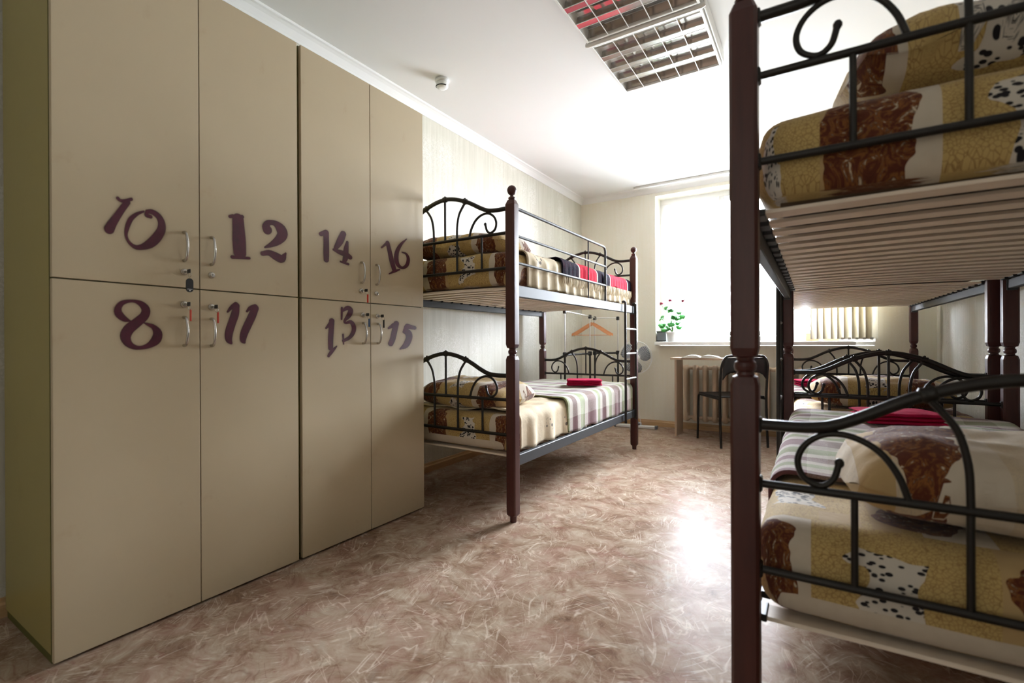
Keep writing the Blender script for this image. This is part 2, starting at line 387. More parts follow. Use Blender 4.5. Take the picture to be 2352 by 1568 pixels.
    def build(s, name, mat, parent=None, origin=None, rz=0):
        me = bpy.data.meshes.new(name); vs = s.v
        if origin:
            o_ = Vector(origin); q = Matrix.Rotation(-rz, 3, 'Z'); vs = [q @ (v-o_) for v in vs]
        me.from_pydata([tuple(v) for v in vs], [], s.f); me.update()
        me.polygons.foreach_set('use_smooth', s.sm)
        if s.pr:
            at = me.attributes.new('print', 'FLOAT_VECTOR', 'POINT'); at.data.foreach_set('vector', [c for p in s.pr for c in p])
        me.materials.append(M[mat] if isinstance(mat, str) else mat)
        o = bpy.data.objects.new(name, me); COL.objects.link(o)
        if origin: o.location = origin; o.rotation_euler = (0, 0, rz)
        if parent: o.parent = parent
        return o
def dup(o, parent=None):
    c = o.copy(); COL.objects.link(c); c.parent = parent
    for ch in [x for x in bpy.data.objects if x.parent == o]: dup(ch, c)
    return c
def structure(o): o['kind'] = 'structure'; return o
def solidify(o, th, off=-1):
    md = o.modifiers.new('thickness', 'SOLIDIFY'); md.thickness = th; md.offset = off; return o
def subsurf(o, n=1):
    md = o.modifiers.new('smooth', 'SUBSURF'); md.levels = n; md.render_levels = n; return o

# ------------------------------------------------------------------ room shell
XL, XR, YB, YF, H = -2.325, .835, -1.9, 5.22, 2.565
WX0, WX1, WZ0, WZ1 = -1.465, .43, .905, 2.47
structure(MB().box((XL-.2, YB-1.5, -.12), (XR+.2, YF+.45, 0)).build('floor', 'floor'))
structure(MB().box((XL-.2, YB-1.5, H), (XR+.2, YF+.45, H+.12)).build('ceiling', 'ceiling'))
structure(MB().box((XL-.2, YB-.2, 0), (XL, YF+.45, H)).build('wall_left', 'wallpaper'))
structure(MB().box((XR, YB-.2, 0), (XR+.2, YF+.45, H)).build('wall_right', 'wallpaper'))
DX0, DX1 = -.75, .25  # doorway opening added to let the fill light in
structure(MB().box((XL, YB-.2, 0), (DX0, YB, H)).box((DX1, YB-.2, 0), (XR, YB, H)).box((DX0, YB-.2, 2.08), (DX1, YB, H)).build('wall_back', 'wallpaper_far'))
structure(MB().box((XL-.2, YB-1.5, 0), (XR+.2, YB-1.4, H)).box((XL-.2, YB-1.4, 0), (XL-.1, YB-.2, H)).box((XR+.1, YB-1.4, 0), (XR+.2, YB-.2, H)).build('wall_fill_shell', 'wallpaper_far'))  # unseen shell added round the fill light to keep the sky out
structure(MB().box((DX0-.06, YB-.005, 0), (DX0, YB+.014, 2.14), .003).box((DX1, YB-.005, 0), (DX1+.06, YB+.014, 2.14), .003).box((DX0, YB-.005, 2.08), (DX1, YB+.014, 2.14), .003).build('trim_4', 'white_paint'))  # casing of the added doorway
fwb = MB()
fwb.box((XL, YF, 0), (WX0, YF+.4, H)).box((WX1, YF, 0), (XR, YF+.4, H)).box((WX0, YF, 0), (WX1, YF+.4, WZ0-.04)).box((WX0, YF, WZ1), (WX1, YF+.4, H))
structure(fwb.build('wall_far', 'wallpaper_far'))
# cornices (stepped cove) and skirtings
def cornice(name, a, b, inward):
    prof = [(0, 0), (0, -.062), (.006, -.062), (.010, -.052), (.018, -.040), (.030, -.024), (.044, -.014), (.054, -.010), (.058, 0)]
    a, b, i = Vector(a), Vector(b), Vector(inward); vs = []; n = len(prof)
    for p in (a, b): vs += [p+i*u+Vector((0, 0, z)) for u, z in prof]
    fs = [(k, k+1, n+k+1, n+k) for k in range(n-1)]+[tuple(range(n))[::-1], tuple(range(n, 2*n))]
    return structure(MB().add(vs, fs).build(name, 'cornice'))
cornice('trim_1', (XL, YB, H), (XL, YF, H), (1, 0, 0)); cornice('trim_2', (XL, YF, H), (XR, YF, H), (0, -1, 0)); cornice('trim_3', (XR, YB, H), (XR, YF, H), (-1, 0, 0))
def skirting(name, a, b, i):
    prof = [(0, 0), (.016, 0), (.016, .042), (.010, .050), (.007, .062), (0, .064)]
    a, b, i = Vector(a), Vector(b), Vector(i); vs = []; n = len(prof)
    for p in (a, b): vs += [p+i*u+Vector((0, 0, z)) for u, z in prof]
    fs = [(k, (k+1) % n, n+(k+1) % n, n+k) for k in range(n)]+[tuple(range(n))[::-1], tuple(range(n, 2*n))]
    return structure(MB().add(vs, fs).build(name, 'skirting'))
skirting('baseboard_left', (XL, YB, 0), (XL, YF, 0), (1, 0, 0)); skirting('baseboard_far', (XL, YF, 0), (XR, YF, 0), (0, -1, 0)); skirting('baseboard_right', (XR, YB, 0), (XR, YF, 0), (-1, 0, 0))

# window: frame in the recess, three lights, panes, sill board
win = MB(); yf = YF+.20; fwid = .055
win.box((WX0, yf, WZ0), (WX1, yf+.06, WZ0+fwid), .004).box((WX0, yf, WZ1-fwid), (WX1, yf+.06, WZ1), .004)
win.box((WX0, yf, WZ0+fwid), (WX0+fwid, yf+.06, WZ1-fwid), .004).box((WX1-fwid, yf, WZ0+fwid), (WX1, yf+.06, WZ1-fwid), .004)
mull = [WX0+.63, WX0+1.27]
for mx in mull: win.box((mx-.03, yf, WZ0+fwid), (mx+.03, yf+.06, WZ1-fwid), .004)
win = structure(win.build('window_1', 'white_paint'))
edges = [WX0+fwid]+[e for mx in mull for e in (mx-.03, mx+.03)]+[WX1-fwid]
for i in range(3):
    a, b_ = edges[2*i], edges[2*i+1]; sb = MB(); z0, z1 = WZ0+fwid, WZ1-fwid
    sb.box((a+.004, yf-.012, z0+.004), (a+.045, yf+.04, z1-.004), .004).box((b_-.045, yf-.012, z0+.004), (b_-.004, yf+.04, z1-.004), .004)
    sb.box((a+.045, yf-.012, z0+.004), (b_-.045, yf+.04, z0+.05), .004).box((a+.045, yf-.012, z1-.05), (b_-.045, yf+.04, z1-.004), .004)
    so = sb.build('sash', 'white_paint', win)
    MB().box((a+.046, yf+.01, z0+.051), (b_-.046, yf+.016, z1-.051)).build('pane', 'glass', so)
    MB().box((b_-.034, yf-.03, 1.5), (b_-.018, yf-.0125, 1.56), .004).box((b_-.031, yf-.045, 1.43), (b_-.021, yf-.031, 1.55), .004).build('handle', 'white', so)
MB().box((WX0+.001, YF-.001, WZ0-.036), (.285, yf, WZ0), .004).box((-1.445, YF-.13, WZ0-.036), (.285, YF-.002, WZ0), .006).build('window_sill', 'white_paint', win)
MB().box((.287, YF+.001, WZ0-.036), (WX1-.001, yf, WZ0-.004)).build('window_ledge', 'white_paint', win)

# sheer voile added to glow white and wash out the window frame
m = MB(); rows = []
for j in range(5):
    z = WZ0+.006+(WZ1-WZ0-.012)*j/4
    rows.append([(WX0+.012+(WX1-WX0-.024)*i/220, YF+.135+.007*math.sin(i*.55)+.003*math.sin(i*1.31+1), z) for i in range(221)])
m.grid(rows); tag(m.build('window_veil', 'glare_veil'), 'sheer white veil added over the whole window to wash out its frame', 'glare veil')

# ------------------------------------------------------------------ bunk beds
BW, BL = .879, 1.93
ARCH = [(0, .742), (.05, .742), (.10, .7425), (.15, .749), (.20, .770), (.25, .797), (.30, .820), (.37, .842), (.44, .851)]
ARCH = ARCH+[(BW-u, z) for u, z in ARCH[-2::-1]]
def arch_z(u):
    for (a, za), (b_, zb) in zip(ARCH, ARCH[1:]):
        if a <= u <= b_: return za+(zb-za)*(u-a)/(b_-a)
def post_mesh():
    def sec(z, h, sq, c=.007):
        out = []
        for k in range(24):
            a = 2*PI*(k+.5)/24; cx_, sy_ = math.cos(a), math.sin(a)
            rs = min(h/max(abs(cx_), abs(sy_)), (2*h-c)/(abs(cx_)+abs(sy_))); r = h*(1-sq)+rs*sq
            out.append(Vector((r*cx_, r*sy_, z)))
        return out
    h = .0275
    S = [(0, .017, 0), (.030, .018, 0), (.032, .022, .5), (.040, .0265, 1), (.06, h, 1), (.825, h, 1), (.842, .0235, 1), (.846, .0175, 0), (.852, .0165, 0), (.856, .021, 0),
         (.864, .0225, 0), (.872, .021, 0), (.876, .0165, 0), (.882, .0175, 0), (.886, .0235, 1), (.903, h, 1), (1.612, h, 1), (1.634, .020, 1), (1.637, .013, 0), (1.640, .017, 0), (1.646, .0185, 0), (1.651, .016, 0), (1.655, .009, 0), (1.664, .009, 0)]
    m = MB(); rows = [sec(*q)+[sec(*q)[0]] for q in S]
    for a, b_ in zip(rows, rows[1:]):
        m.add(a[:-1]+b_[:-1], [(k, (k+1) % 24, 24+(k+1) % 24, 24+k) for k in range(24)], abs(a[0].z-b_[0].z) < .03 and False)
    m.add(rows[0][:-1], [tuple(range(24))[::-1]]); m.add(rows[-1][:-1], [tuple(range(24))])
    return m
def ball_mesh(): return MB().ball((0, 0, 1.686), .0245, 20, (1, 1, 1.05))
def make_bed(s, guard, origin, rz, label, group):
    """local frame: origin at the near aisle-side post, +y along the bed, x*s towards the wall"""
    bed = empty('bunk_bed', origin, rz, label, 'bunk bed', group)
    pm = fm = None
    for (u, v) in ((0, 0), (1, 0), (0, 1), (1, 1)):
        if pm is None: p = post_mesh().build('post', 'post', bed); pm = p.data; q = ball_mesh().build('finial', 'post', p); fm = q.data
        else:
            p = bpy.data.objects.new('post', pm); COL.objects.link(p); p.parent = bed
            q = bpy.data.objects.new('finial', fm); COL.objects.link(q); q.parent = p
        p.location = (v*BW*s, u*BL, 0)
    X = lambda u: u*s
    first = None
    for lev in (0, .857):
        for end in (0, 1):
            nm = 'headboard' if end == 0 else 'footboard'; y = end*BL
            if first is None:
                m = MB(); g = .022
                m.tube(catmull([(X(u), 0, z) for u, z in ARCH if g < u < BW-g and True], 4), .0115, 10)
                m.tube([(X(.02), 0, .742), (X(.05), 0, .742)], .0115, 10).tube([(X(BW-.05), 0, .742), (X(BW-.02), 0, .742)], .0115, 10)
                m.tube([(X(.02), 0, .618), (X(BW-.02), 0, .618)], .0085, 8).tube([(X(.02), 0, .438), (X(BW-.02), 0, .438)], .0085, 8)
                for u in (.30, .44, .58):
                    z = arch_z(u); dz = (arch_z(u+.02)-arch_z(u-.02))/.04; d = Vector((s, 0, dz)).normalized(); c = Vector((X(u), 0, z))
                    m.tube([c-d*.013, c-d*.009, c-d*.004, c+d*.004, c+d*.009, c+d*.013], [.012, .0155, .014, .014, .0155, .012], 12)
                    m.ball(c+Vector((0, 0, .014)), .006, 8)
                for z in (.742, .618, .438):
                    for u in (.028, BW-.028): m.box((X(u)-.004, -.013, z-.016), (X(u)+.004, .013, z+.016), .003)
                hb = m.build(nm, 'metal', bed)
                parts = []
                parts.append(MB().tube([(X(.44), 0, .845), (X(.44), 0, .620)], .0062, 8).build('spindle', 'metal', hb))
                for sg in (1, -1):
                    U = (lambda u: X(u)) if sg == 1 else (lambda u: X(BW-u))
                    MB().tube(catmull([(U(.300), 0, .812), (U(.318), 0, .79), (U(.340), 0, .755), (U(.353), 0, .70), (U(.356), 0, .64), (U(.356), 0, .60), (U(.356), 0, .52), (U(.356), 0, .44)], 4), .0062, 8).build('spindle', 'metal', hb)
                    MB().tube([(U(.19), 0, .618), (U(.19), 0, .44)], .0062, 8).build('spindle', 'metal', hb)
                    sc = MB(); pts = catmull([(U(.272), 0, .622), (U(.256), 0, .668), (U(.228), 0, .708), (U(.188), 0, .731), (U(.146), 0, .733), (U(.112), 0, .712), (U(.096), 0, .678), (U(.104), 0, .645), (U(.132), 0, .629), (U(.155), 0, .643), (U(.166), 0, .678)], 5)
                    sc.tube(pts, .0062, 8); sc.ball(pts[-1], .0085, 10, (1, .8, 1.2)); sc.build('scroll', 'metal', hb)
                first = hb; hb.location = (0, y, lev)
            else:
                c = dup(first, bed); c.name = nm; c.location = (0, y, lev)
    # side rails, slats, slat holders
    for z0, z1 in ((1.147, 1.207), (.278, .335)):
        for u in (0, BW):
            m = MB(); m.box((X(u)-.014, .027, z0), (X(u)+.014, BL-.027, z1), .003)
            m.box((X(u)-.018, .0255, z0-.008), (X(u)+.018, .040, z1+.006), .002).box((X(u)-.018, BL-.040, z0-.008), (X(u)+.018, BL-.0255, z1+.006), .002)
            m.build('side_rail', 'rail', bed)
        N = 18; sm = None; hmesh = {}
        for k in range(N):
            y = .055+(BL-.11)*k/(N-1)
            if sm is None:
                rows_t = []; rows_b = []
                for i in range(11):
                    a = i/10; x = X(.022+(BW-.044)*a); z = .006*math.sin(PI*a)
                    rows_t.append((x, z))
                mm = MB(); vs = []
                for x, z in rows_t: vs += [(x, -.029, z), (x, .029, z), (x, .027, z+.008), (x, -.027, z+.008)]
                fs = []
                for i in range(10):
                    for q in range(4): fs.append((i*4+q, i*4+(q+1) % 4, (i+1)*4+(q+1) % 4, (i+1)*4+q))
                fs += [(0, 1, 2, 3), (40, 43, 42, 41)]
                mm.add(vs, fs); so = mm.build('slat', 'slat', bed); sm = so.data
            else:
                so = bpy.data.objects.new('slat', sm); COL.objects.link(so); so.parent = bed
            so.location = (0, y, z1-.017)
            for u in (.0150, BW-.0150-.022): 
                a, b_ = sorted((X(u), X(u+.022)))
                if k == 0: ho = MB().box((a, -.031, -.004), (b_, .031, .012), .002).build('slat_holder', 'black', so); hmesh[u] = ho.data
                else: ho = bpy.data.objects.new('slat_holder', hmesh[u]); COL.objects.link(ho); ho.parent = so
    # ladder hooked on the aisle side near the foot
    lx = X(-.030); y0, y1 = BL-.30, BL-.045; m = MB()
    for y in (y0, y1):
        m.tube(catmull([(X(-.004), y, 1.225), (X(-.020), y, 1.228), (lx, y, 1.212), (lx, y, 1.18), (lx, y, .7), (lx, y, .30), (lx, y, .275)], 3), .010, 8)
    ld = m.build('ladder', 'metal', bed)
    for z in (1.012, .814, .612): MB().tube([(lx, y0+.008, z), (lx, y1-.008, z)], .0075, 8).build('rung', 'steel', ld)
    if guard:
        m = MB(); y3 = 1.28
        m.tube([(X(0), .026, 1.604)]+catmull([(X(0), y3-.05, 1.604), (X(0), y3-.018, 1.599), (X(0), y3, 1.575), (X(0), y3, 1.54)], 4)+[(X(0), y3, 1.205)], .0085, 8)
        m.tube([(X(0), .026, 1.463), (X(0), y3, 1.463)], .0075, 8).tube([(X(0), .026, 1.324), (X(0), y3, 1.324)], .0075, 8)
        g = m.build('guard_rail', 'rail', bed)
        MB().tube([(X(0), .97, 1.600), (X(0), .97, 1.207)], .005, 8).build('upright', 'rail', g)
    return bed
B1 = dict(o=(-1.3095, 2.0787, 0), s=-1, rz=0.)
R1 = dict(o=(-.1293, 1.1394, 0), s=1, rz=math.radians(.15))
R2 = dict(o=(-.165, 3.152, 0), s=1, rz=math.radians(1.25))
make_bed(-1, True, B1['o'], 0, 'dark wood and metal bunk bed with ladder and guard rail, beside the lockers', 'bunk beds')
make_bed(1, False, R1['o'], R1['rz'], 'nearest bunk bed, cut off by the right edge of the photo', 'bunk beds')
make_bed(1, False, R2['o'], R2['rz'], 'bunk bed standing beyond the nearest one, under the window sill at its foot', 'bunk beds')

# ---- soft things on a bed, in bed coordinates
def nz(x, y, z, sc, seed=0): return noise.noise(Vector((x*sc+seed*7.3, y*sc+seed*3.1, z*sc+seed)))
def bedpt(B, p): 
    q = Matrix.Rotation(B['rz'], 3, 'Z') @ Vector((p[0]*B['s'], p[1], p[2])); return q+Vector(B['o'])
def place(o, B, base):
    """mesh is in mirrored bed coordinates relative to base"""
    o.location = bedpt(B, base); o.rotation_euler = (0, 0, B['rz'])
    return o
def cushion(B, x0, x1, y0, y1, z0, z1, seed, amp=.006, edge=.35, nx=36, ny=56, nzr=8):
    """rounded slab with soft edges"""
    m = MB(); cx_, cy_ = (x0+x1)/2, (y0+y1)/2; base = Vector((cx_, cy_, z0)); a, b_, c = (x1-x0)/2, (y1-y0)/2, (z1-z0)/2
    rows = []; K = 20
    # cube-sphere style: map a subdivided box by rounding its edges
    rad = min(c*edge*2, a, b_)
    def rnd_(p_):
        q = Vector((max(-a+rad, min(a-rad, p_.x)), max(-b_+rad, min(b_-rad, p_.y)), max(-c+rad, min(c-rad, p_.z))))
        d = p_-q
        if d.length > 1e-9: d = d.normalized()*rad
        r = q+d
        w_ = nz(r.x, r.y, r.z, 5, seed)*amp+nz(r.x, r.y, r.z, 14, seed+3)*amp*.4
        hl = math.hypot(d.x, d.y)+1e-6; dr = c-r.z
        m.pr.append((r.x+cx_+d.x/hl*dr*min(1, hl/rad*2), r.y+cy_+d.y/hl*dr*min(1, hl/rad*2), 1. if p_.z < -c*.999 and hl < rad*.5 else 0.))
        return Vector(((r.x+d.x/rad*w_)*B['s'], r.y+d.y/rad*w_, r.z+c+(w_ if r.z > 0 else 0)))
    def face(f_, n1, n2, flip):
        rows = [[rnd_(f_(i/n1*2-1, j/n2*2-1)) for i in range(n1+1)] for j in range(n2+1)]
        m.grid(rows, True, flip != (B['s'] < 0))
    face(lambda u, v: Vector((u*a, v*b_, c)), nx, ny, False); face(lambda u, v: Vector((u*a, v*b_, -c)), nx, ny, True)
    face(lambda u, v: Vector((u*a, -b_, v*c)), nx, nzr, False); face(lambda u, v: Vector((u*a, b_, v*c)), nx, nzr, True)
    face(lambda u, v: Vector((-a, u*b_, v*c)), ny, nzr, True); face(lambda u, v: Vector((a, u*b_, v*c)), ny, nzr, False)
    return m, base
def weld(o):
    md = o.modifiers.new('weld', 'WELD'); md.merge_threshold = .0005; return o
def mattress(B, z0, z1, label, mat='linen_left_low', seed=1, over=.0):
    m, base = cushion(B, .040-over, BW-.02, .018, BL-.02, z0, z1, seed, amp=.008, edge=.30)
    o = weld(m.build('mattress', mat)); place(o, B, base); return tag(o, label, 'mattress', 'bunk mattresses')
def pillow(B, x0, x1, y0, y1, z0, h, label, mat='linen_pillow', seed=1, rot=0., tilt=0.):
    m = MB(); a, b_ = (x1-x0)/2, (y1-y0)/2; N = 34; base = Vector(((x0+x1)/2, (y0+y1)/2, z0))
    def pt(u, v, sg):
        # pinched corners, fat middle
        e = (1-abs(u)**3.2)*(1-abs(v)**3.2); t_ = max(0, e)**.42
        px = u*a*(1-.10*abs(v)**2*abs(u)); py = v*b_*(1-.10*abs(u)**2*abs(v))
        hh = h*.5*t_
        wr = nz(px, py, 0, 6, seed)*.024*t_+(.5-abs(nz(px*1.4+.5*py, py*.6, 1, 11, seed+2)))*.020*t_*(.4+.6*abs(u))+nz(px, py, 2, 22, seed)*.005
        fl = 1-.25*(1 if sg < 0 else 0)
        z = h*.42+(hh*fl*sg)*1.08+(wr if sg > 0 else 0)
        if sg < 0: z = max(z, 0)+ (0 if e > 0 else 0)
        z += .010*math.sin(9*u+5*v+seed)*(1-t_)
        x_, y_ = px, py; m.pr.append((px, py, .3*sg))
        x2 = x_*math.cos(rot)-y_*math.sin(rot); y2 = x_*math.sin(rot)+y_*math.cos(rot)
        return Vector((x2*B['s'], y2, z+tilt*(-y_)))
    for sg in (1, -1):
        rows = [[pt(i/N*2-1, j/N*2-1, sg) for i in range(N+1)] for j in range(N+1)]
        m.grid(rows, True, (sg < 0) != (B['s'] < 0))
    # turned hem around the seam
    o = weld(m.build('pillow', mat)); place(o, B, base); return tag(o, label, 'pillow', 'patchwork pillows')
def drape(B, name, mat, y0, y1, xin, ztop, zlow, label, cat, group=None, amp=.006, fold=.012, nf=9, seed=1, th=.012, xout=.006, back=None, edge_wob=.0, thick_near=0.):
    """cloth lying on the mattress and hanging down the aisle side"""
    path = []
    rad = .045
    n1 = 26
    if back is not None:
        for k in range(5): path.append((xin+.0, back+(ztop-back)*k/5, 1, .2))
    for k in range(n1): path.append((xin+(xout+rad-xin)*k/n1, ztop, 0, 1))
    for k in range(7):
        a = PI/2*k/6; path.append((xout+rad-rad*math.sin(a), ztop-rad+rad*math.cos(a), a/(PI/2), 1))
    n2 = 10
    for k in range(1, n2+1): path.append((xout, ztop-rad+(zlow-ztop+rad)*k/n2, 1, 1))
    ny = int((y1-y0)/.016); rows = []
    base = Vector((.45, (y0+y1)/2, ztop-.2))
    tot = len(path)
    for j in range(ny+1):
        v = j/ny; row = []
        for i, (x, z, side, fac) in enumerate(path):
            yy = y0+(y1-y0)*v
            f = fold*math.sin(2*PI*nf*v+seed+1.7*math.sin(5*v+seed)+.4*i/tot)*(side*(.2+.8*min(1, max(0, (ztop-z)/.15))))
            wv = nz(x, yy, 0, 6, seed)*amp*(1-side)+nz(x, yy, z, 16, seed+4)*amp*.4+abs(nz(x, yy, 1, 3, seed+2))*amp*(1-side)
            ed = 0
            if edge_wob:
                ed = edge_wob*nz(x, 0, z, 5, seed+9)*(1-v)
            tk = thick_near*math.exp(-((v)/.06)**2)*(1-side*.5)
            out = Vector((x-max(f, -.002)*side*1.0-(tk*side*.3), yy+ed, z+wv+.004+tk*(1-side)))
            if i == tot-1: out.z += .006*math.sin(23*v+seed)
            row.append(Vector(((out.x-base.x)*B['s'], out.y-base.y, out.z-base.z)))
        rows.append(row)
    m = MB(); m.grid(rows, True, B['s'] > 0); o = m.build(name, mat); place(o, B, base)
    solidify(o, th, 1 if True else -1)
    return tag(o, label, cat, group)
def towel(center, w_, d_, h_, rz, label, rolled=False):
    m = MB(); L = 3
    for k in range(L):
        z0 = h_*k/L; ins = .004*(k % 2)
        N = 14; 
        for sg in (1, -1):
            rows = []
            for j in range(N+1):
                row = []
                for i in range(N*2+1):
                    u = i/(N*2)*2-1; v = j/N*2-1
                    e = max(0, (1-u**8)*(1-v**8)); x = u*(w_/2-ins); y = v*(d_/2-ins)
                    row.append(Vector((x, y, z0+h_/L/2+sg*(h_/L/2)*e**.5*1.02+nz(x, y, k, 20, k)*.003)))
                rows.append(row)
            m.grid(rows, True, sg < 0)
    o = weld(m.build('folded_towel', 'towel')); o.location = center; o.rotation_euler = (0, 0, rz)
    return tag(o, label, 'towel', 'folded crimson towels')

LOW0, LOW1, UP0, UP1 = .336, .530, 1.208, 1.400
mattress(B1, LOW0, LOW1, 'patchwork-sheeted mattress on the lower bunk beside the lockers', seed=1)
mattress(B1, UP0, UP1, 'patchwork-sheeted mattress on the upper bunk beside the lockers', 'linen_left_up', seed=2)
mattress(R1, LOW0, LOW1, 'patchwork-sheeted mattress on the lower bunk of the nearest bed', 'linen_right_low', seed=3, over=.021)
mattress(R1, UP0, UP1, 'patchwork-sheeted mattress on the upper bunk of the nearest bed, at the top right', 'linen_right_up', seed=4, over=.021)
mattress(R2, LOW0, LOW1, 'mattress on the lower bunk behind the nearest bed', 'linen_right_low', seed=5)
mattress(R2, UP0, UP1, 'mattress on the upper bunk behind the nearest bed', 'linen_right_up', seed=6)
pillow(B1, .10, .76, .045, .50, LOW1, .17, 'patchwork pillow on the lower bunk beside the lockers', seed=1, rot=.04)
pillow(B1, .12, .80, .05, .50, UP1, .15, 'patchwork pillow on the upper bunk beside the lockers', seed=2, rot=-.05)
pillow(R1, .17, .86, .07, .55, LOW1+.002, .18, 'large pale patchwork pillow on the lower bunk of the nearest bed', 'linen_pillow_near', seed=3, rot=.05)
pillow(R1, .165, .85, .06, .55, UP1+.002, .20, 'patchwork pillow on the upper bunk of the nearest bed, at the top right', 'linen_pillow_up', seed=4, rot=.08)
pillow(R2, .12, .80, .06, .50, LOW1+.002, .18, 'patchwork pillow on the lower bunk behind the nearest bed', seed=5, rot=-.04)

drape(B1, 'duvet', 'duvet', .10, .95, .84, LOW1+.002, .338, 'cream patterned duvet hanging down the lower bunk beside the lockers', 'duvet', 'cream duvets', amp=.012, fold=.014, nf=5, seed=1, th=.008, xout=.024)
drape(B1, 'plaid_blanket', 'plaid', .66, 1.895, .85, LOW1+.024, .340, 'plum, green and white plaid blanket on the lower bunk beside the lockers', 'blanket', 'plaid blankets', amp=.006, fold=.007, nf=6, seed=2, th=.008, xout=.008, edge_wob=.05)
drape(B1, 'duvet', 'duvet', .20, 1.895, .84, UP1+.002, 1.215, 'crumpled cream duvet on the upper bunk beside the lockers, under a black and red throw', 'duvet', 'cream duvets', amp=.014, fold=.014, nf=15, seed=3, th=.007, xout=.030)
th_o = drape(B1, 'fringed_throw', 'throw', .60, 1.90, .85, UP1+.026, 1.325, 'black and red striped throw with a cream fringe on the upper bunk', 'throw', amp=.006, fold=.004, nf=22, seed=4, th=.006, xout=.017)
drape(R1, 'plaid_blanket', 'plaid', .42, 1.895, .85, LOW1+.004, .345, 'plum, green and white plaid blanket on the lower bunk of the nearest bed', 'blanket', 'plaid blankets', amp=.008, fold=.006, nf=6, seed=5, th=.010, xout=.020)
drape(R2, 'plaid_blanket', 'plaid', .62, 1.895, .85, LOW1+.004, .345, 'plaid blanket at the foot of the lower bunk behind the nearest bed', 'blanket', 'plaid blankets', amp=.006, fold=.006, nf=6, seed=6, th=.010, xout=.020)
# fringe of the throw
m = MB(); bs = th_o.location
for k in range(230):
    y = -.64+1.28*k/229+random.uniform(-.002, .002); x = .45-.009+random.uniform(-.004, .004)
    L = random.uniform(.045, .07); x2 = x+random.uniform(-.006, .004); z = 1.330-(UP1+.026-.2)
    m.tube([(x, y, z), ((x+x2)/2+.003, y+random.uniform(-.003, .003), z-L*.5), (x2, y+random.uniform(-.006, .006), z-L)], [.0022, .0028, .0015], 4, False)
fr_o = m.build('fringe', 'fringe', th_o); fr_o['kind'] = 'stuff'
towel((-1.53, 3.47, LOW1+.047), .27, .20, .045, .45, 'folded crimson towel on the plaid blanket of the bunk beside the lockers')
towel((.30, 2.72, LOW1+.024), .30, .24, .05, .25, 'folded crimson towel at the foot of the lower bunk of the nearest bed')
towel((-.02, 4.55, LOW1+.020), .26, .20, .05, .3, 'folded crimson towel on the farther right-hand bunk, half hidden by its pillow')

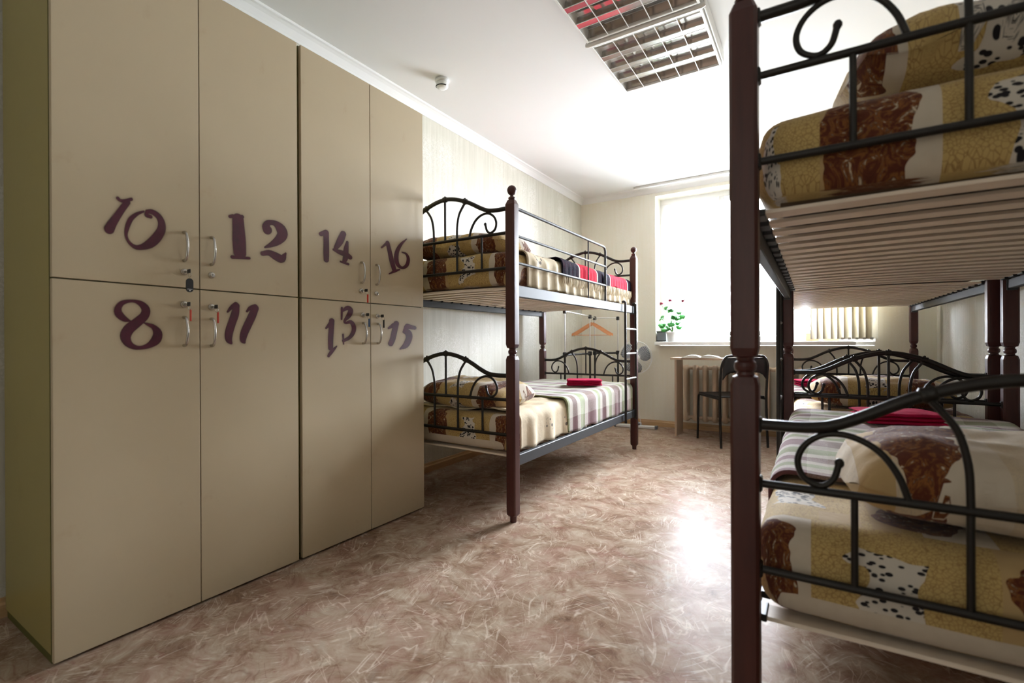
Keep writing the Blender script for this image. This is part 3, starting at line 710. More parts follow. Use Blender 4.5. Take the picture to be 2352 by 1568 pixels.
# stroke centre lines of the sprayed numerals in door coordinates (along, up, half width)
NUM = {

 '10': (0.84, [[[0.6136,1.3681,0.0052],[0.6203,1.3626,0.0052],[0.6308,1.3633,0.0059],[0.6491,1.3733,0.0052]],[[0.6384,1.3615,0.0097],[0.6247,1.3364,0.0104],[0.6112,1.3099,0.0115],[0.5994,1.2858,0.0137],[0.5921,1.2683,0.0156]],[[0.6818,1.3419,0.0033],[0.6644,1.3306,0.0056],[0.6473,1.3102,0.0078],[0.638,1.2827,0.0074],[0.6349,1.2565,0.0052],[0.643,1.2359,0.0052],[0.6592,1.2238,0.0071],[0.6781,1.2276,0.0097],[0.699,1.2416,0.0149],[0.7171,1.2638,0.0163],[0.7305,1.2912,0.0149],[0.7316,1.3165,0.0126],[0.7224,1.3357,0.0104],[0.7059,1.3454,0.0089],[0.6914,1.3441,0.0067]],[[0.6914,1.3441,0.0067],[0.6897,1.3324,0.0067],[0.701,1.3292,0.0063]]]),
 '8': (0.84, [[[0.6443,0.988,0.003],[0.6277,0.9959,0.0097],[0.6138,1.0123,0.0126],[0.6144,1.0304,0.0104],[0.6264,1.0457,0.0074],[0.6507,1.0521,0.0048],[0.6725,1.0449,0.0097],[0.6861,1.027,0.0141],[0.6818,1.0061,0.0149],[0.6628,0.9849,0.0156],[0.6418,0.9641,0.0171],[0.632,0.942,0.0171],[0.6379,0.9201,0.0126],[0.6532,0.907,0.0082],[0.6719,0.9042,0.0063],[0.6942,0.9114,0.0097],[0.7139,0.9292,0.0163],[0.719,0.9502,0.0156],[0.7082,0.9699,0.0089],[0.6913,0.9794,0.0052],[0.6817,0.9836,0.0026]]]),
 '12': (1.025, [[[0.952,1.384,0.0063],[0.9626,1.3876,0.0073]],[[0.9817,1.3808,0.0208],[0.9837,1.3419,0.0227],[0.9856,1.2986,0.0245],[0.9876,1.2552,0.0236]],[[0.9604,1.3858,0.0063],[0.997,1.3928,0.0073]],[[0.9597,1.2358,0.0068],[1.0227,1.2405,0.0054]],[[1.095,1.3634,0.019],[1.0903,1.3739,0.0154],[1.0975,1.3891,0.0118],[1.1144,1.3949,0.01],[1.134,1.3919,0.0136],[1.1538,1.3747,0.0218],[1.1587,1.3544,0.0218],[1.1411,1.3291,0.0172],[1.1115,1.3064,0.01],[1.0851,1.2919,0.0036]],[[1.0755,1.2662,0.0091],[1.1017,1.2725,0.0118],[1.1308,1.2629,0.0163],[1.1557,1.2571,0.0154],[1.1721,1.2808,0.0045]]]),
 '11': (0.991, [[[0.9419,1.0319,0.0035],[0.9545,1.0476,0.007],[0.9715,1.0616,0.0088]],[[0.9736,1.0552,0.0123],[0.9692,1.0267,0.0149],[0.9576,0.9917,0.0149],[0.947,0.957,0.0149],[0.9456,0.9312,0.0123],[0.9539,0.9175,0.0053]],[[1.0128,1.0376,0.0044],[1.0262,1.0507,0.0079],[1.0444,1.0571,0.0096]],[[1.0443,1.0504,0.0149],[1.0328,1.0207,0.0158],[1.0156,0.9845,0.0158],[1.0022,0.9533,0.0149],[0.9977,0.9291,0.0114],[1.0033,0.9189,0.0044]]]),
 '14': (1.192, [[[1.3379,1.3906,0.009],[1.3598,1.4013,0.0108]],[[1.3649,1.4022,0.0122],[1.3657,1.3605,0.0122],[1.3655,1.3163,0.0127],[1.3653,1.2818,0.0113]],[[1.4565,1.4135,0.0136],[1.4388,1.3775,0.0154],[1.4159,1.3429,0.0099]],[[1.4036,1.3333,0.0054],[1.433,1.3276,0.0108],[1.4715,1.321,0.0127],[1.4939,1.3119,0.0108]],[[1.4785,1.3788,0.0063],[1.4716,1.3464,0.0118],[1.4686,1.3091,0.0127],[1.4601,1.285,0.009]],[[1.4409,1.2847,0.0045],[1.4824,1.2788,0.0063]]]),
 '16': (1.361, [[[1.686,1.3878,0.0041],[1.7259,1.4195,0.0072]],[[1.7259,1.4179,0.0103],[1.7405,1.3738,0.0114],[1.7558,1.3252,0.0124],[1.7707,1.2872,0.0114]],[[1.735,1.2626,0.0026],[1.7728,1.2803,0.0067],[1.8079,1.2933,0.0036]],[[1.8596,1.4606,0.0026],[1.8209,1.4278,0.0072],[1.7923,1.3869,0.0103],[1.785,1.3446,0.0124],[1.7975,1.3153,0.0103],[1.8295,1.3048,0.0072],[1.8609,1.3236,0.0093],[1.8714,1.3568,0.0093],[1.8569,1.3811,0.0062],[1.8264,1.3859,0.0031]]]),
 '13': (1.2, [[[1.3625,0.9808,0.0041],[1.3859,1.0013,0.01]],[[1.3923,1.0135,0.0118],[1.3894,0.9769,0.0118],[1.386,0.9323,0.0118],[1.3858,0.8922,0.0109]],[[1.3747,0.8578,0.0064],[1.3931,0.8787,0.0082],[1.4171,0.8999,0.0032]],[[1.4468,1.0736,0.0055],[1.4448,1.0234,0.0045]],[[1.4533,1.0626,0.0055],[1.4784,1.0763,0.01],[1.4953,1.0661,0.0118],[1.4866,1.0434,0.0118],[1.4624,1.0172,0.0064],[1.4668,1.0068,0.0055],[1.4967,1.0114,0.0091],[1.5137,0.9885,0.0109],[1.5078,0.9604,0.01],[1.4849,0.937,0.0082],[1.4553,0.9255,0.0073]],[[1.4527,0.9529,0.0045],[1.4552,0.9095,0.0032]]]),
 '15': (1.375, [[[1.7299,0.9882,0.0052],[1.7641,1.0032,0.0115]],[[1.7829,1.0124,0.0141],[1.7708,0.9737,0.0141],[1.7574,0.9327,0.0141],[1.7443,0.9098,0.0135]],[[1.8617,1.0004,0.0135],[1.9164,0.9931,0.0104]],[[1.8565,0.9934,0.0146],[1.844,0.9774,0.0104]],[[1.8366,0.9705,0.0073],[1.8673,0.9656,0.0177],[1.8746,0.9381,0.0177],[1.8507,0.9012,0.0156],[1.8088,0.8818,0.0036]]]),
}

# ------------------------------------------------------------------ lockers with sprayed numerals
XF = -1.83
def numeral(key, parent, org):
    q, strokes = NUM[key]; fe = .0042
    ys = [p[0] for l in strokes for p in l]; zs = [p[1] for l in strokes for p in l]; pad = .03
    y0, y1, z0, z1 = min(ys)-pad, max(ys)+pad, min(zs)-pad, max(zs)+pad
    st = .0014; ny, nz_ = int((y1-y0)/st), int((z1-z0)/st)
    L = []
    for l in strokes:
        pts = [Vector((p[0]/q, p[1], p[2])) for p in l]
        sm = catmull(pts, 4) if len(pts) > 2 else pts
        for a, b_ in zip(sm, sm[1:]): L.append((a.x, a.y, max(a.z, .002), b_.x, b_.y, max(b_.z, .002)))
    import numpy as np
    Y, Z = np.meshgrid(np.arange(ny+1)*st+y0, np.arange(nz_+1)*st+z0, indexing='xy'); U = Y/q
    D = np.full(U.shape, 9.)
    for ax, az, ar, bx, bz, br in L:
        dx, dz = bx-ax, bz-az; t_ = np.clip(((U-ax)*dx+(Z-az)*dz)/(dx*dx+dz*dz+1e-12), 0, 1)
        d = np.hypot(U-ax-dx*t_, Z-az-dz*t_)-(ar+(br-ar)*t_); D = np.minimum(D, d)
    P = np.clip(.5-D/fe, 0, 1); P = P*P*(3-2*P)
    # faint overspray round the stencil
    hal = np.clip(1-D/.016, 0, 1)**2*.16
    P = np.maximum(P, hal)
    idx = -np.ones(P.shape, int); keep = np.zeros(P.shape, bool)
    cell = (P[:-1, :-1] > .004) | (P[1:, :-1] > .004) | (P[:-1, 1:] > .004) | (P[1:, 1:] > .004)
    keep[:-1, :-1] |= cell; keep[1:, :-1] |= cell; keep[:-1, 1:] |= cell; keep[1:, 1:] |= cell
    jj, ii = np.nonzero(keep); idx[jj, ii] = np.arange(len(jj))
    vs = [(.0006, float(Y[j, i])-org[1], float(Z[j, i])-org[2]) for j, i in zip(jj, ii)]
    cj, ci = np.nonzero(cell)
    fs = [(int(idx[j, i]), int(idx[j, i+1]), int(idx[j+1, i+1]), int(idx[j+1, i])) for j, i in zip(cj, ci)]
    me = bpy.data.meshes.new('painted_number'); me.from_pydata(vs, [], fs); me.update()
    a = me.attributes.new('paint', 'FLOAT', 'POINT'); a.data.foreach_set('value', P[jj, ii].astype('f'))
    me.materials.append(M['paint']); o = bpy.data.objects.new('painted_number', me); COL.objects.link(o); o.parent = parent
    return o
handle_me = None; lock_me = None
def locker_unit(y0, y1, ym, doors, label):
    cab = empty('locker_cabinet', (XF, (y0+y1)/2, 0), 0, label, 'locker cabinet', 'locker cabinets')
    yc = (y0+y1)/2; T = .018; D_ = .470; zt = 2.171; zs = 1.106
    L = lambda y: y-yc
    b = MB()
    b.box((-D_, L(y0), .03), (-T-.002, L(y0)+.016, zt)); b.box((-D_, L(y1)-.016, .03), (-T-.002, L(y1), zt))
    b.box((-D_, L(y0)+.016, zt-.016), (-T-.002, L(y1)-.016, zt)); b.box((-D_, L(y0)+.016, .03), (-T-.002, L(y1)-.016, .046)); b.box((-D_, L(y0)+.016, zs-.008), (-T-.002, L(y1)-.016, zs+.008))
    b.box((-D_, L(y0)+.016, .046), (-D_+.004, L(y1)-.016, zt-.016)); b.box((-T-.06, L(ym)-.008, .046), (-T-.002, L(ym)+.008, zt-.016))
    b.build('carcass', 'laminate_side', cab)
    MB().box((-D_, L(y0)+.004, 0), (-T-.012, L(y1)-.004, .0295)).build('plinth', 'gap', cab)
    e = MB(); e.box((-T-.0018, L(y0), .03), (-T-.0004, L(y1), zt)); e.build('edge_band', 'gap', cab)
    for (yy0, yy1, zz0, zz1, key, hy, hz, lz) in doors:
        g = .0014; og = ((yy0+yy1)/2, (zz0+zz1)/2)
        d = MB().box((-T, -(yy1-yy0)/2+g, -(zz1-zz0)/2+g+.0006), (0, (yy1-yy0)/2-g, (zz1-zz0)/2-g-.0006), .0012).build('door', 'laminate', cab)
        d.location = (0, L(og[0]), og[1]); org = (0, og[0], og[1]); y_, z_ = hy-og[0], hz-og[1]
        h = MB(); pts = catmull([(.0, y_, z_+.048), (.012, y_, z_+.047), (.022, y_, z_+.034), (.028, y_, z_), (.022, y_, z_-.034), (.012, y_, z_-.047), (.0, y_, z_-.048)], 5)
        h.tube(pts, [.0042+.0016*abs(1-2*i/(len(pts)-1))**2 for i in range(len(pts))], 10); h.build('handle', 'chrome', d)
        zl = lz-og[1]; lk_ = MB(); lk_.lathe([(.0115, 0), (.0115, .003), (.010, .006), (.0085, .007), (.0078, .010), (.0055, .0105)], (0, y_, zl), 20, (1, 0, 0), False)
        lk_.build('lock', 'chrome', d)
        MB().box((.0104, y_-.001, zl-.0035), (.0108, y_+.001, zl+.0035)).build('keyhole', 'black', d)
        numeral(key, d, org)
    return cab
zs = 1.106; zt = 2.171
locker_unit(.459, 1.228, .848, [(.459, .848, zs, zt, '10', .798, 1.248, 1.161), (.848, 1.228, zs, zt, '12', .886, 1.246, 1.160), (.459, .848, .008, zs, '8', .797, .958, 1.050), (.848, 1.228, .008, zs, '11', .885, .956, 1.046)],
            'near beige locker cabinet with doors sprayed 10, 12, 8 and 11')
locker_unit(1.243, 1.988, 1.615, [(1.243, 1.615, zs, zt, '14', 1.558, 1.248, 1.162), (1.615, 1.988, zs, zt, '16', 1.650, 1.248, 1.156), (1.243, 1.615, .008, zs, '13', 1.566, .960, 1.048), (1.615, 1.988, .008, zs, '15', 1.657, .960, 1.045)],
            'farther beige locker cabinet with doors sprayed 14, 16, 13 and 15')
def key(y, z, tagmat, label, big=False, dy=.010):
    k = empty('locker_key', (XF+.0112, y, z), 0, label, 'key', 'keys in the locker locks')
    MB().box((0, -.0008, -.004), (.014, .0008, .003)).build('key_shaft', 'chrome', k)
    MB().box((.013, -.0016, -.007), (.034, .0016, .007), .0015).build('key_head', 'black', k)
    MB().tube([(.029+.009*math.cos(a*PI/8), 0, -.012+.009*math.sin(a*PI/8)) for a in range(16)], .0007, 5, closed=True).build('ring', 'chrome', k)
    if tagmat:
        if big: 
            t_ = MB(); N = 10; w_, h_ = .011, .0235; pr = []
            for i in range(N+1): pr.append((w_*math.cos(PI*i/N), h_-w_+w_*math.sin(PI*i/N)))
            for i in range(N+1): pr.append((-w_*math.cos(PI*i/N), -h_+w_-w_*math.sin(PI*i/N)))
            n = len(pr); cz = -.048; vs = [(.026+x, a_+.0, cz+b_) for x in (0, .004) for a_, b_ in pr]
            t_.add(vs, [tuple(range(n))[::-1], tuple(range(n, 2*n))]+[(i, (i+1) % n, n+(i+1) % n, n+i) for i in range(n)])
            tg = t_.build('tag', tagmat, k); MB().box((.0301, -.008, cz-.0135), (.0303, .008, cz-.0125)).box((.0301, -.0015, cz-.019), (.0303, .0015, cz-.016)).build('tag_slot', 'white', tg)
        else:
            MB().box((.026, -.0012+dy*.2, -.058), (.037, .0012+dy*.2, -.019), .001).build('tag', tagmat, k)
    return k
key(.798, 1.161, 'black', 'key with a black oval tag in the lock of door 10', True)
key(.797, 1.050, 'red_plastic', 'key with a red tag in the lock of door 8')
key(.885, 1.046, 'red_plastic', 'key with a red tag in the lock of door 11')
key(1.558, 1.162, 'red_plastic', 'key with a red tag in the lock of door 14')
key(1.566, 1.048, 'blue_plastic', 'key with a blue tag in the lock of door 13')
key(1.657, 1.045, 'black', 'key with a slim black tag in the lock of door 15')

# ------------------------------------------------------------------ ceiling lights
def ceiling_light(cx_, cy_, label):
    L = empty('ceiling_light', (cx_, cy_, H-.075), 0, label, 'ceiling light', 'louvred ceiling lights')
    a = .285; b = MB(); t_ = .014; hh = .075
    b.box((-a, -a, 0), (-a+t_, a, hh-.001), .002).box((a-t_, -a, 0), (a, a, hh-.001), .002).box((-a+t_, -a, 0), (a-t_, -a+t_, hh-.001), .002).box((-a+t_, a-t_, 0), (a-t_, a, hh-.001), .002)
    b.build('housing', 'white_paint', L)
    MB().box((-a+t_, -a+t_, hh-.012), (a-t_, a-t_, hh-.002)).build('reflector', 'louvre', L)
    i = a-t_; ch = 2*i/4
    for k in range(1, 4):
        y = -i+ch*k; m = MB(); w_ = .020; rows = []
        pr = [(-w_, .002), (-.0145, .014), (-.009, .030), (0, .052), (.009, .030), (.0145, .014), (w_, .002)]
        vs = [(x, y+u, z) for x in (-i, i) for u, z in pr]; n = len(pr)
        m.add(vs, [(q, q+1, n+q+1, n+q) for q in range(n-1)], True); m.add([(x, y+u, z) for x in (-i, i) for u, z in (pr[0], pr[-1])], [(0, 1, 3, 2)])
        lo = m.build('long_louvre', 'louvre', L); MB().box((-i, y-w_-.0009, .0005), (i, y-w_+.0012, .0042)).box((-i, y+w_-.0012, .0005), (i, y+w_+.0009, .0042)).build('edge', 'white_paint', lo)  # bare aluminium edges coloured white for the light they catch
    for y in (-i, i):
        s_ = 1 if y < 0 else -1
        MB().add([(x, y+s_*u, z) for x in (-i, i) for u, z in ((.020, .002), (.010, .018), (.004, .04), (.001, .06))], [(q, q+1, 5+q, 4+q) for q in range(3)], True).build('side_louvre', 'louvre', L)
    for k in range(1, 5):
        x = -i+2*i*k/5; m = MB()
        for c in range(4):
            y0 = -i+ch*c+.020; y1 = -i+ch*(c+1)-.020
            N = 8; vs = []
            for q in range(N+1):
                u = q/N; yy = y0+(y1-y0)*u
                top = .034-.012*(1-(2*u-1)**2)
                vs += [(x-.0016, yy, .002), (x+.0016, yy, .002), (x+.004, yy, top), (x-.004, yy, top)]
            fs = []
            for q in range(N):
                for e in range(4): fs.append((q*4+e, q*4+(e+1) % 4, (q+1)*4+(e+1) % 4, (q+1)*4+e))
            m.add(vs, fs)
        lo = m.build('cross_louvre', 'louvre', L); MB().box((x-.0019, -i, .0001), (x+.0019, i, .0030)).build('edge', 'white_paint', lo)  # white strip paints the glint along the aluminium blade edge
    for c in range(4):
        y = -i+ch*(c+.5); MB().tube([(-i+.012, y, .052), (i-.012, y, .052)], .0085, 12).build('tube', 'tube', L)
    # rounded joining strip towards the next light
    MB().tube([(-a-.012, -a-.010, .010), (-a-.004, -a-.010, .006), (a+.004, -a-.010, .006), (a+.012, -a-.010, .010)], .014, 12).build('end_strip', 'white', L)
    MB().box((a+.001, -a+.02, .012), (a+.012, a-.01, hh-.002), .003).build('ballast_cover', 'white', L)
    return L
ceiling_light(-.738, 2.697, 'louvred square ceiling light farther from the camera, fully in view')
ceiling_light(-.738, 2.092, 'louvred square ceiling light cut off by the top edge of the photo')

sd = empty('smoke_detector', (-1.985, 2.335, H), 0, 'round white smoke detector on the ceiling above the lockers', 'smoke detector')
MB().lathe([(.042, -.0005), (.045, -.012), (.045, -.016), (.030, -.018)], (0, 0, 0), 28).build('base', 'white', sd)
MB().lathe([(.034, -.0165), (.038, -.030), (.038, -.046), (.032, -.054), (.015, -.057)], (0, 0, 0), 28).build('sensor_head', 'white', sd)
MB().tube([(.0365*math.cos(a), .0365*math.sin(a), -.047) for a in [(-160+10*k)*PI/180 for k in range(16)]], .0035, 6).build('vent_slot', 'black', sd)

# ------------------------------------------------------------------ blinds and ceiling rail
rl = empty('vertical_blind', (-.52, 5.10, H), 0, 'cream vertical blind drawn to the right end of the window', 'blind')
MB().box((-1.14, -.018, -.024), (.96, .018, -.001), .002).build('track', 'white', rl)
for k in range(9):
    x = .50+.052*k; a = math.radians(62-5*(k % 3)-2*k); z0, z1 = .925-H, -.03; r = .055; m = MB(); rows = []
    for j in range(9):
        z = z0+(z1-z0)*j/8; rows.append([(x+math.cos(a)*u*r, math.sin(a)*u*r+.006*(1-u*u), z) for u in (-1, -.5, 0, .5, 1)])
    m.grid(rows); o = solidify(m.build('blind_slat', 'fabric_blind', rl), .0012)
    MB().box((x-.012, -.004, z0-.006), (x+.012, .004, z0+.012)).build('weight', 'white', rl) if k > 3 else None

# ------------------------------------------------------------------ radiator under the sill
rd = empty('radiator', (-.53, 5.14, 0), 0, 'tan cast-iron radiator under the window sill behind the desk', 'radiator')
for k in range(13):
    x = -.60+.092*k; m = MB()
    for dy in (-.045, .045):
        m.tube(catmull([(x, dy*.5, .115), (x, dy, .17), (x, dy, .34), (x, dy, .50), (x, dy, .61), (x, dy*.5, .655)], 4), [.022]*4+[.021]*13+[.022]*4, 10)
    m.ball((x, 0, .645), .040, 12, (.95, 1.1, .62)).ball((x, 0, .125), .038, 12, (.95, 1.1, .8))
    m.box((x-.012, -.045, .18), (x+.012, .045, .60), .004)
    m.build('section', 'radiator', rd)
m = MB()
for z in (.640, .135): m.tube([(-.66, 0, z), (.56, 0, z)], .019, 10)
m.tube([(-.66, 0, .135), (-.70, 0, .135), (-.70, 0, .0), ], .010, 8); m.build('pipe', 'radiator', rd)

# ------------------------------------------------------------------ desk, book, chair
dk = empty('desk', (-.80, 4.90, 0), 0, 'small beech desk against the radiator under the window', 'desk')
MB().box((-.395, -.155, .735), (.290, .160, .753), .002).build('desktop', 'desk', dk)
for x in (-.36, .240): MB().box((x, -.130, 0), (x+.018, .135, .7345), .001).build('side_panel', 'desk', dk)
bk = empty('open_book', (-.93, 4.84, .7535), .10, 'open book with white pages lying on the desk', 'book')
m = MB(); m.box((-.17, -.105, 0), (.17, .105, .003)); m.build('cover', 'paper', bk)
for sg in (-1, 1):
    top = [(sg*u, .004+.026*math.sin(min(1, (u/.165)*1.0)*PI)**.7*(1-u/.165*.45)) for u in [.165*q/12 for q in range(13)]]
    vs = []; 
    for u, z in top: vs += [(u, -.100, z), (u, .100, z), (u, .100, .0032), (u, -.100, .0032)]
    fs = [(q*4+e, q*4+(e+1) % 4, (q+1)*4+(e+1) % 4, (q+1)*4+e) for q in range(12) for e in range(4)]+[(0, 1, 2, 3), (48, 51, 50, 49)]
    if sg > 0: fs = [f[::-1] for f in fs]
    MB().add(vs, fs).build('pages', 'paper', bk)

# chair: rear legs run up into a hoop holding the back plate
ch = empty('metal_chair', (-.653, 4.707, 0), math.atan2(.24, .333), 'black tubular metal chair standing at the desk, back to the camera', 'chair')
W2, Dp = .205, .205
f_ = MB()
f_.tube(catmull([(-W2, -Dp-.02, 0), (-W2, -Dp-.005, .20), (-W2, -Dp, .43), (-W2, -Dp-.015, .62), (-W2+.004, -Dp-.03, .705), (-W2+.03, -Dp-.036, .765), (-W2+.085, -Dp-.038, .785), (W2-.085, -Dp-.038, .785), (W2-.03, -Dp-.036, .765), (W2-.004, -Dp-.03, .705), (W2, -Dp-.015, .62), (W2, -Dp, .43), (W2, -Dp-.005, .20), (W2, -Dp-.02, 0)], 5), .0105, 10)
f_.build('rear_hoop', 'metal', ch)
for sg in (-1, 1):
    MB().tube(catmull([(sg*W2, Dp+.02, 0), (sg*W2, Dp+.005, .25), (sg*W2, Dp-.004, .38), (sg*W2, Dp-.02, .412), (sg*W2, Dp-.06, .418), (sg*W2, -Dp+.004, .414)], 4), .0095, 10).build('leg', 'metal', ch)
m = MB(); N = 10; rows = []
for j in range(N+1):
    v = j/N; rows.append([((-1+2*i/N)*(W2-.004)*(1-.06*max(0, v-.8)), -Dp+.02+v*(2*Dp-.015), .424-.010*(1-(2*i/N-1)**2)*(1-(2*v-1)**4)) for i in range(N+1)])
m.grid(rows); solidify(m.build('seat', 'black', ch), .012, 1)
m = MB(); rows = []
for j in range(9):
    v = j/8; z = .645+.125*v; hw = (W2-.012)*(1-.10*v**6)
    rows.append([((-1+2*i/12)*hw, -Dp-.020-.014*v-.010*(1-(2*i/12-1)**2), z-(.055*(1-(abs(2*i/12-1))**3.0) if False else 0)+(-.065*(abs(2*i/12-1)**6))*(1-v)) for i in range(13)])
m.grid(rows); solidify(m.build('backrest', 'black', ch), .008, 1)

# ------------------------------------------------------------------ pedestal fan
fn = empty('pedestal_fan', (-1.615, 4.99, 0), 0, 'white pedestal fan standing by the far wall behind the bed post', 'fan')
m = MB(); m.bar((-.21, -.02, .018), (.21, .02, .018), .05, .030, .006); m.bar((.02, -.19, .018), (-.02, .19, .018), .05, .030, .006); m.build('base', 'white', fn)
for p in ((-.21, -.02), (.21, .02)): MB().box((p[0]-.012, p[1]-.027, .002), (p[0]+.012, p[1]+.027, .037), .004).build('end_cap', 'grey_plastic', fn)
MB().lathe([(.045, .034), (.042, .055), (.020, .075)], (0, 0, 0), 20).build('collar', 'grey_plastic', fn)
MB().tube([(0, 0, .07), (0, 0, .62)], .011, 12).build('pole', 'white', fn)
fd = Vector((.50, -.86, .02)).normalized(); hc = Vector((0, .0, .74))
MB().lathe([(.030, -.14), (.045, -.12), (.048, -.06), (.040, -.035)], hc, 20, fd).build('motor', 'white', fn)
MB().box((-.022, -.022, .60), (.022, .022, .70), .006).build('control_box', 'white', fn)
q = fd.to_track_quat('Z', 'Y'); gd = MB(); T = lambda r, a, z: hc+q @ Vector((r*math.cos(a), r*math.sin(a), z))
for r, z in ((.175, 0), (.172, .012), (.045, .045), (.172, -.012)): gd.tube([T(r, 2*PI*k/36, z) for k in range(36)], .003 if r > .17 else .002, 6, closed=True)
for k in range(48):
    a = 2*PI*k/48; gd.tube([T(.04, a, .045), T(.10, a+.06, .042), T(.15, a+.1, .028), T(.174, a+.12, 0)], .0011, 4, False)
    gd.tube([T(.04, a, -.045), T(.10, a, -.042), T(.15, a, -.030), T(.174, a, 0)], .0011, 4, False)
gd.build('guard', 'white', fn)
MB().lathe([(.035, .046), (.036, .050), (.020, .054)], hc, 24, fd).build('badge', 'white', fn)
MB().lathe([(.030, -.02), (.030, .02), (.015, .030)], hc, 20, fd).build('hub', 'grey_plastic', fn)
for k in range(3):
    a0 = 2*PI*k/3+.4; rows = []
    for j in range(7):
        r = .028+.132*j/6; wd = .60+.95*math.sin(PI*(.15+.75*j/6))
        rows.append([T(r, a0+wd*(i/6-.5), .016*(i/6-.5)*1.6) for i in range(7)])
    solidify(MB().grid(rows).build('blade', 'grey_plastic', fn), .002)
cd = MB(); cd.tube(catmull([(.02, .0, .60), (.035, -.02, .45), (.03, .0, .25), (.045, .015, .08), (.06, .02, .04)], 5), .003, 6); cd.build('cord', 'white', fn)

# ------------------------------------------------------------------ clothes rack and hangers in the corner
P4 = [Vector((-2.039, 4.177, 0)), Vector((-2.006, 4.706, 0)), Vector((-2.022, 4.874, 0)), Vector((-1.829, 5.054, 0))]
ZT = [1.205, 1.175, 1.165, 1.165]
rk = empty('clothes_rack', (-2.0, 4.70, 0), 0, 'metal clothes rack with black joints in the corner behind the left bed', 'clothes rack')
o_ = Vector((-2.0, 4.70, 0))
for p, zt_ in zip(P4, ZT):
    a = p-o_
    MB().tube([a+Vector((0, 0, .03)), a+Vector((0, 0, .80))], .0105, 10).build('lower_upright', 'metal', rk)
    MB().tube([a+Vector((0, 0, .80)), a+Vector((0, 0, zt_))], .0055, 8).build('upright', 'steel', rk)
    MB().box(tuple(a+Vector((-.016, -.016, zt_-.025))), tuple(a+Vector((.016, .016, zt_+.016))), .006).build('joint', 'black', rk)
    MB().box(tuple(a+Vector((-.018, -.018, .765))), tuple(a+Vector((.018, .018, .81))), .006).build('joint', 'black', rk)
    MB().ball(tuple(a+Vector((0, 0, .021))), .02, 10).build('foot', 'black', rk)
for i, j in ((0, 1), (2, 3), (1, 2)):
    a, b_ = P4[i]-o_, P4[j]-o_
    MB().tube([a+Vector((0, 0, ZT[i])), b_+Vector((0, 0, ZT[j]))], .0055, 8).build('top_rail', 'steel', rk)
    if (i, j) != (1, 2): MB().tube([a+Vector((0, 0, .785)), b_+Vector((0, 0, .785))], .0105, 10).build('lower_rail', 'metal', rk)
    MB().tube([a+Vector((0, 0, .12)), b_+Vector((0, 0, .12))], .0105, 10).build('base_rail', 'metal', rk)
def hanger(loc, rz, label, drop=.0):
    h = empty('coat_hanger', loc, rz, label, 'hanger', 'wooden coat hangers')
    MB().tube(catmull([(.0, 0, -.052), (0, 0, -.030), (.018, 0, -.014), (.016, 0, .006), (0, 0, .0135), (-.016, 0, .006), (-.017, 0, -.004)], 5), .0016, 6).build('hook', 'chrome', h)
    for sg in (-1, 1):
        m = MB(); pts = catmull([(0, 0, -.058), (sg*.03, 0, -.075), (sg*.09, .002, -.112), (sg*.15, .006, -.150), (sg*.205, .012, -.180)], 5); n = len(pts)
        vs = []
        for k, p in enumerate(pts):
            hh = .013+.003*math.sin(PI*k/(n-1)); 
            vs += [p+Vector((0, -.006, -hh)), p+Vector((0, .006, -hh)), p+Vector((0, .006, hh)), p+Vector((0, -.006, hh))]
        fs = [(k*4+e, k*4+(e+1) % 4, (k+1)*4+(e+1) % 4, (k+1)*4+e) for k in range(n-1) for e in range(4)]+[(0, 1, 2, 3), tuple(4*(n-1)+e for e in (3, 2, 1, 0))]
        m.add(vs, fs); m.build('arm', 'hanger', h)
    MB().tube([(-.185, .010, -.182), (.185, .010, -.182)], .0035, 8).build('bar', 'hanger', h)
    return h
mid = (P4[1]+P4[2])/2
hanger((mid.x, mid.y-.03, 1.1605), math.radians(32), 'orange wooden coat hanger hanging on the rack, in front')
hanger((mid.x, mid.y+.03, 1.1605), math.radians(22), 'second orange wooden coat hanger on the rack, just behind the first')

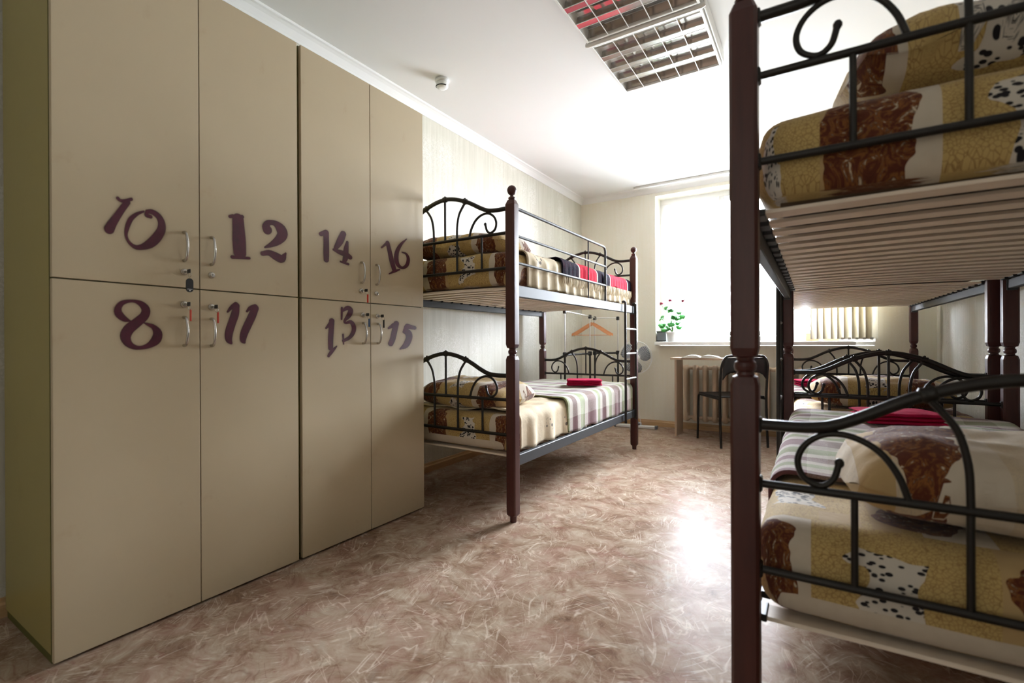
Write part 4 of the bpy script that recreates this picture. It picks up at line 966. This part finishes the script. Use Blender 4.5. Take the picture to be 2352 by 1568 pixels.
# ------------------------------------------------------------------ things on the sill
SZ = WZ0+.0008
fp = empty('potted_geranium', (-1.28, 5.17, SZ), 0, 'geranium with dark pink flowers in a white pot on the window sill', 'potted plant')
MB().lathe([(.040, 0), (.044, .004), (.056, .085), (.062, .088), (.062, .104), (.055, .104), (.053, .092)], (0, 0, 0), 24).build('pot', 'white', fp)
MB().lathe([(.050, .088), (.051, .094)], (0, 0, 0), 20).build('soil', 'soil', fp)
random.seed(21); stems = MB(); leaves = MB()
for k in range(34):
    a = random.uniform(0, 2*PI); r = random.uniform(.02, .135)*(1 if k % 3 else .6); hh = random.uniform(.12, .36)
    if r > .09: hh = min(hh, .26)
    tip = Vector((r*math.cos(a), r*math.sin(a)*.55, hh)); stems.tube(catmull([(0, 0, .09), (tip.x*.35, tip.y*.35, .09+(hh-.09)*.6), tuple(tip)], 4), .002, 5)
    R_ = random.uniform(.022, .036); nrm = Vector((random.uniform(-.5, .5), random.uniform(-.9, -.1), random.uniform(.3, 1))).normalized(); qq = nrm.to_track_quat('Z', 'Y')
    n = 16; vs = [tip]
    for i in range(n): rr = R_*(1+.12*math.cos(i*PI*.75)); vs.append(tip+qq @ Vector((rr*math.cos(2*PI*i/n), rr*math.sin(2*PI*i/n), .006*math.cos(4*PI*i/n))))
    leaves.add(vs, [(0, 1+i, 1+(i+1) % n) for i in range(n)], True)
stems.build('stems', 'stem', fp); solidify(leaves.build('leaves', 'leaf', fp), .0006)
for (x, y, z) in ((-.105, -.02, .40), (-.005, -.03, .425), (.115, -.01, .42)):
    m = MB()
    MB().tube(catmull([(0, 0, .1), (x*.5, y*.5, .26), (x, y, z)], 5), .0022, 5).build('flower_stem', 'stem', fp)
    for i in range(16):
        d = Vector((random.gauss(0, 1), random.gauss(0, 1), random.gauss(.3, 1))).normalized(); m.ball(Vector((x, y, z))+d*.016*random.uniform(.5, 1), random.uniform(.009, .013), 8, (1, 1, .55))
    m.build('blossom', 'petal', fp)
bx = empty('desk_tray', (-1.395, 5.27, SZ), 0, 'grey plastic tray with black edges beside the flower pot on the sill', 'tray')
MB().box((-.055, -.06, .0), (.043, .06, .105), .004).build('tray_body', 'grey_plastic', bx)
MB().box((-.058, -.066, .100), (.045, -.0605, .112), .001).box((-.058, -.066, .004), (.045, -.0605, .014), .001).build('trim', 'black', bx)
for (x, wd, hh, lb) in ((-.035, .10, .070, 'small tan carton on the sill, nearer the flower side'), (.115, .12, .062, 'small tan carton on the sill, nearer the right end')):
    c_ = empty('small_carton', (x, 5.30, SZ), .05, lb, 'box', 'cartons on the sill')
    MB().box((-wd/2, -.035, 0), (wd/2, .035, hh), .002).build('carton_body', 'carton', c_); MB().box((-wd/2-.001, -.036, hh-.012), (wd/2+.001, .036, hh+.001), .001).build('lid', 'carton', c_)
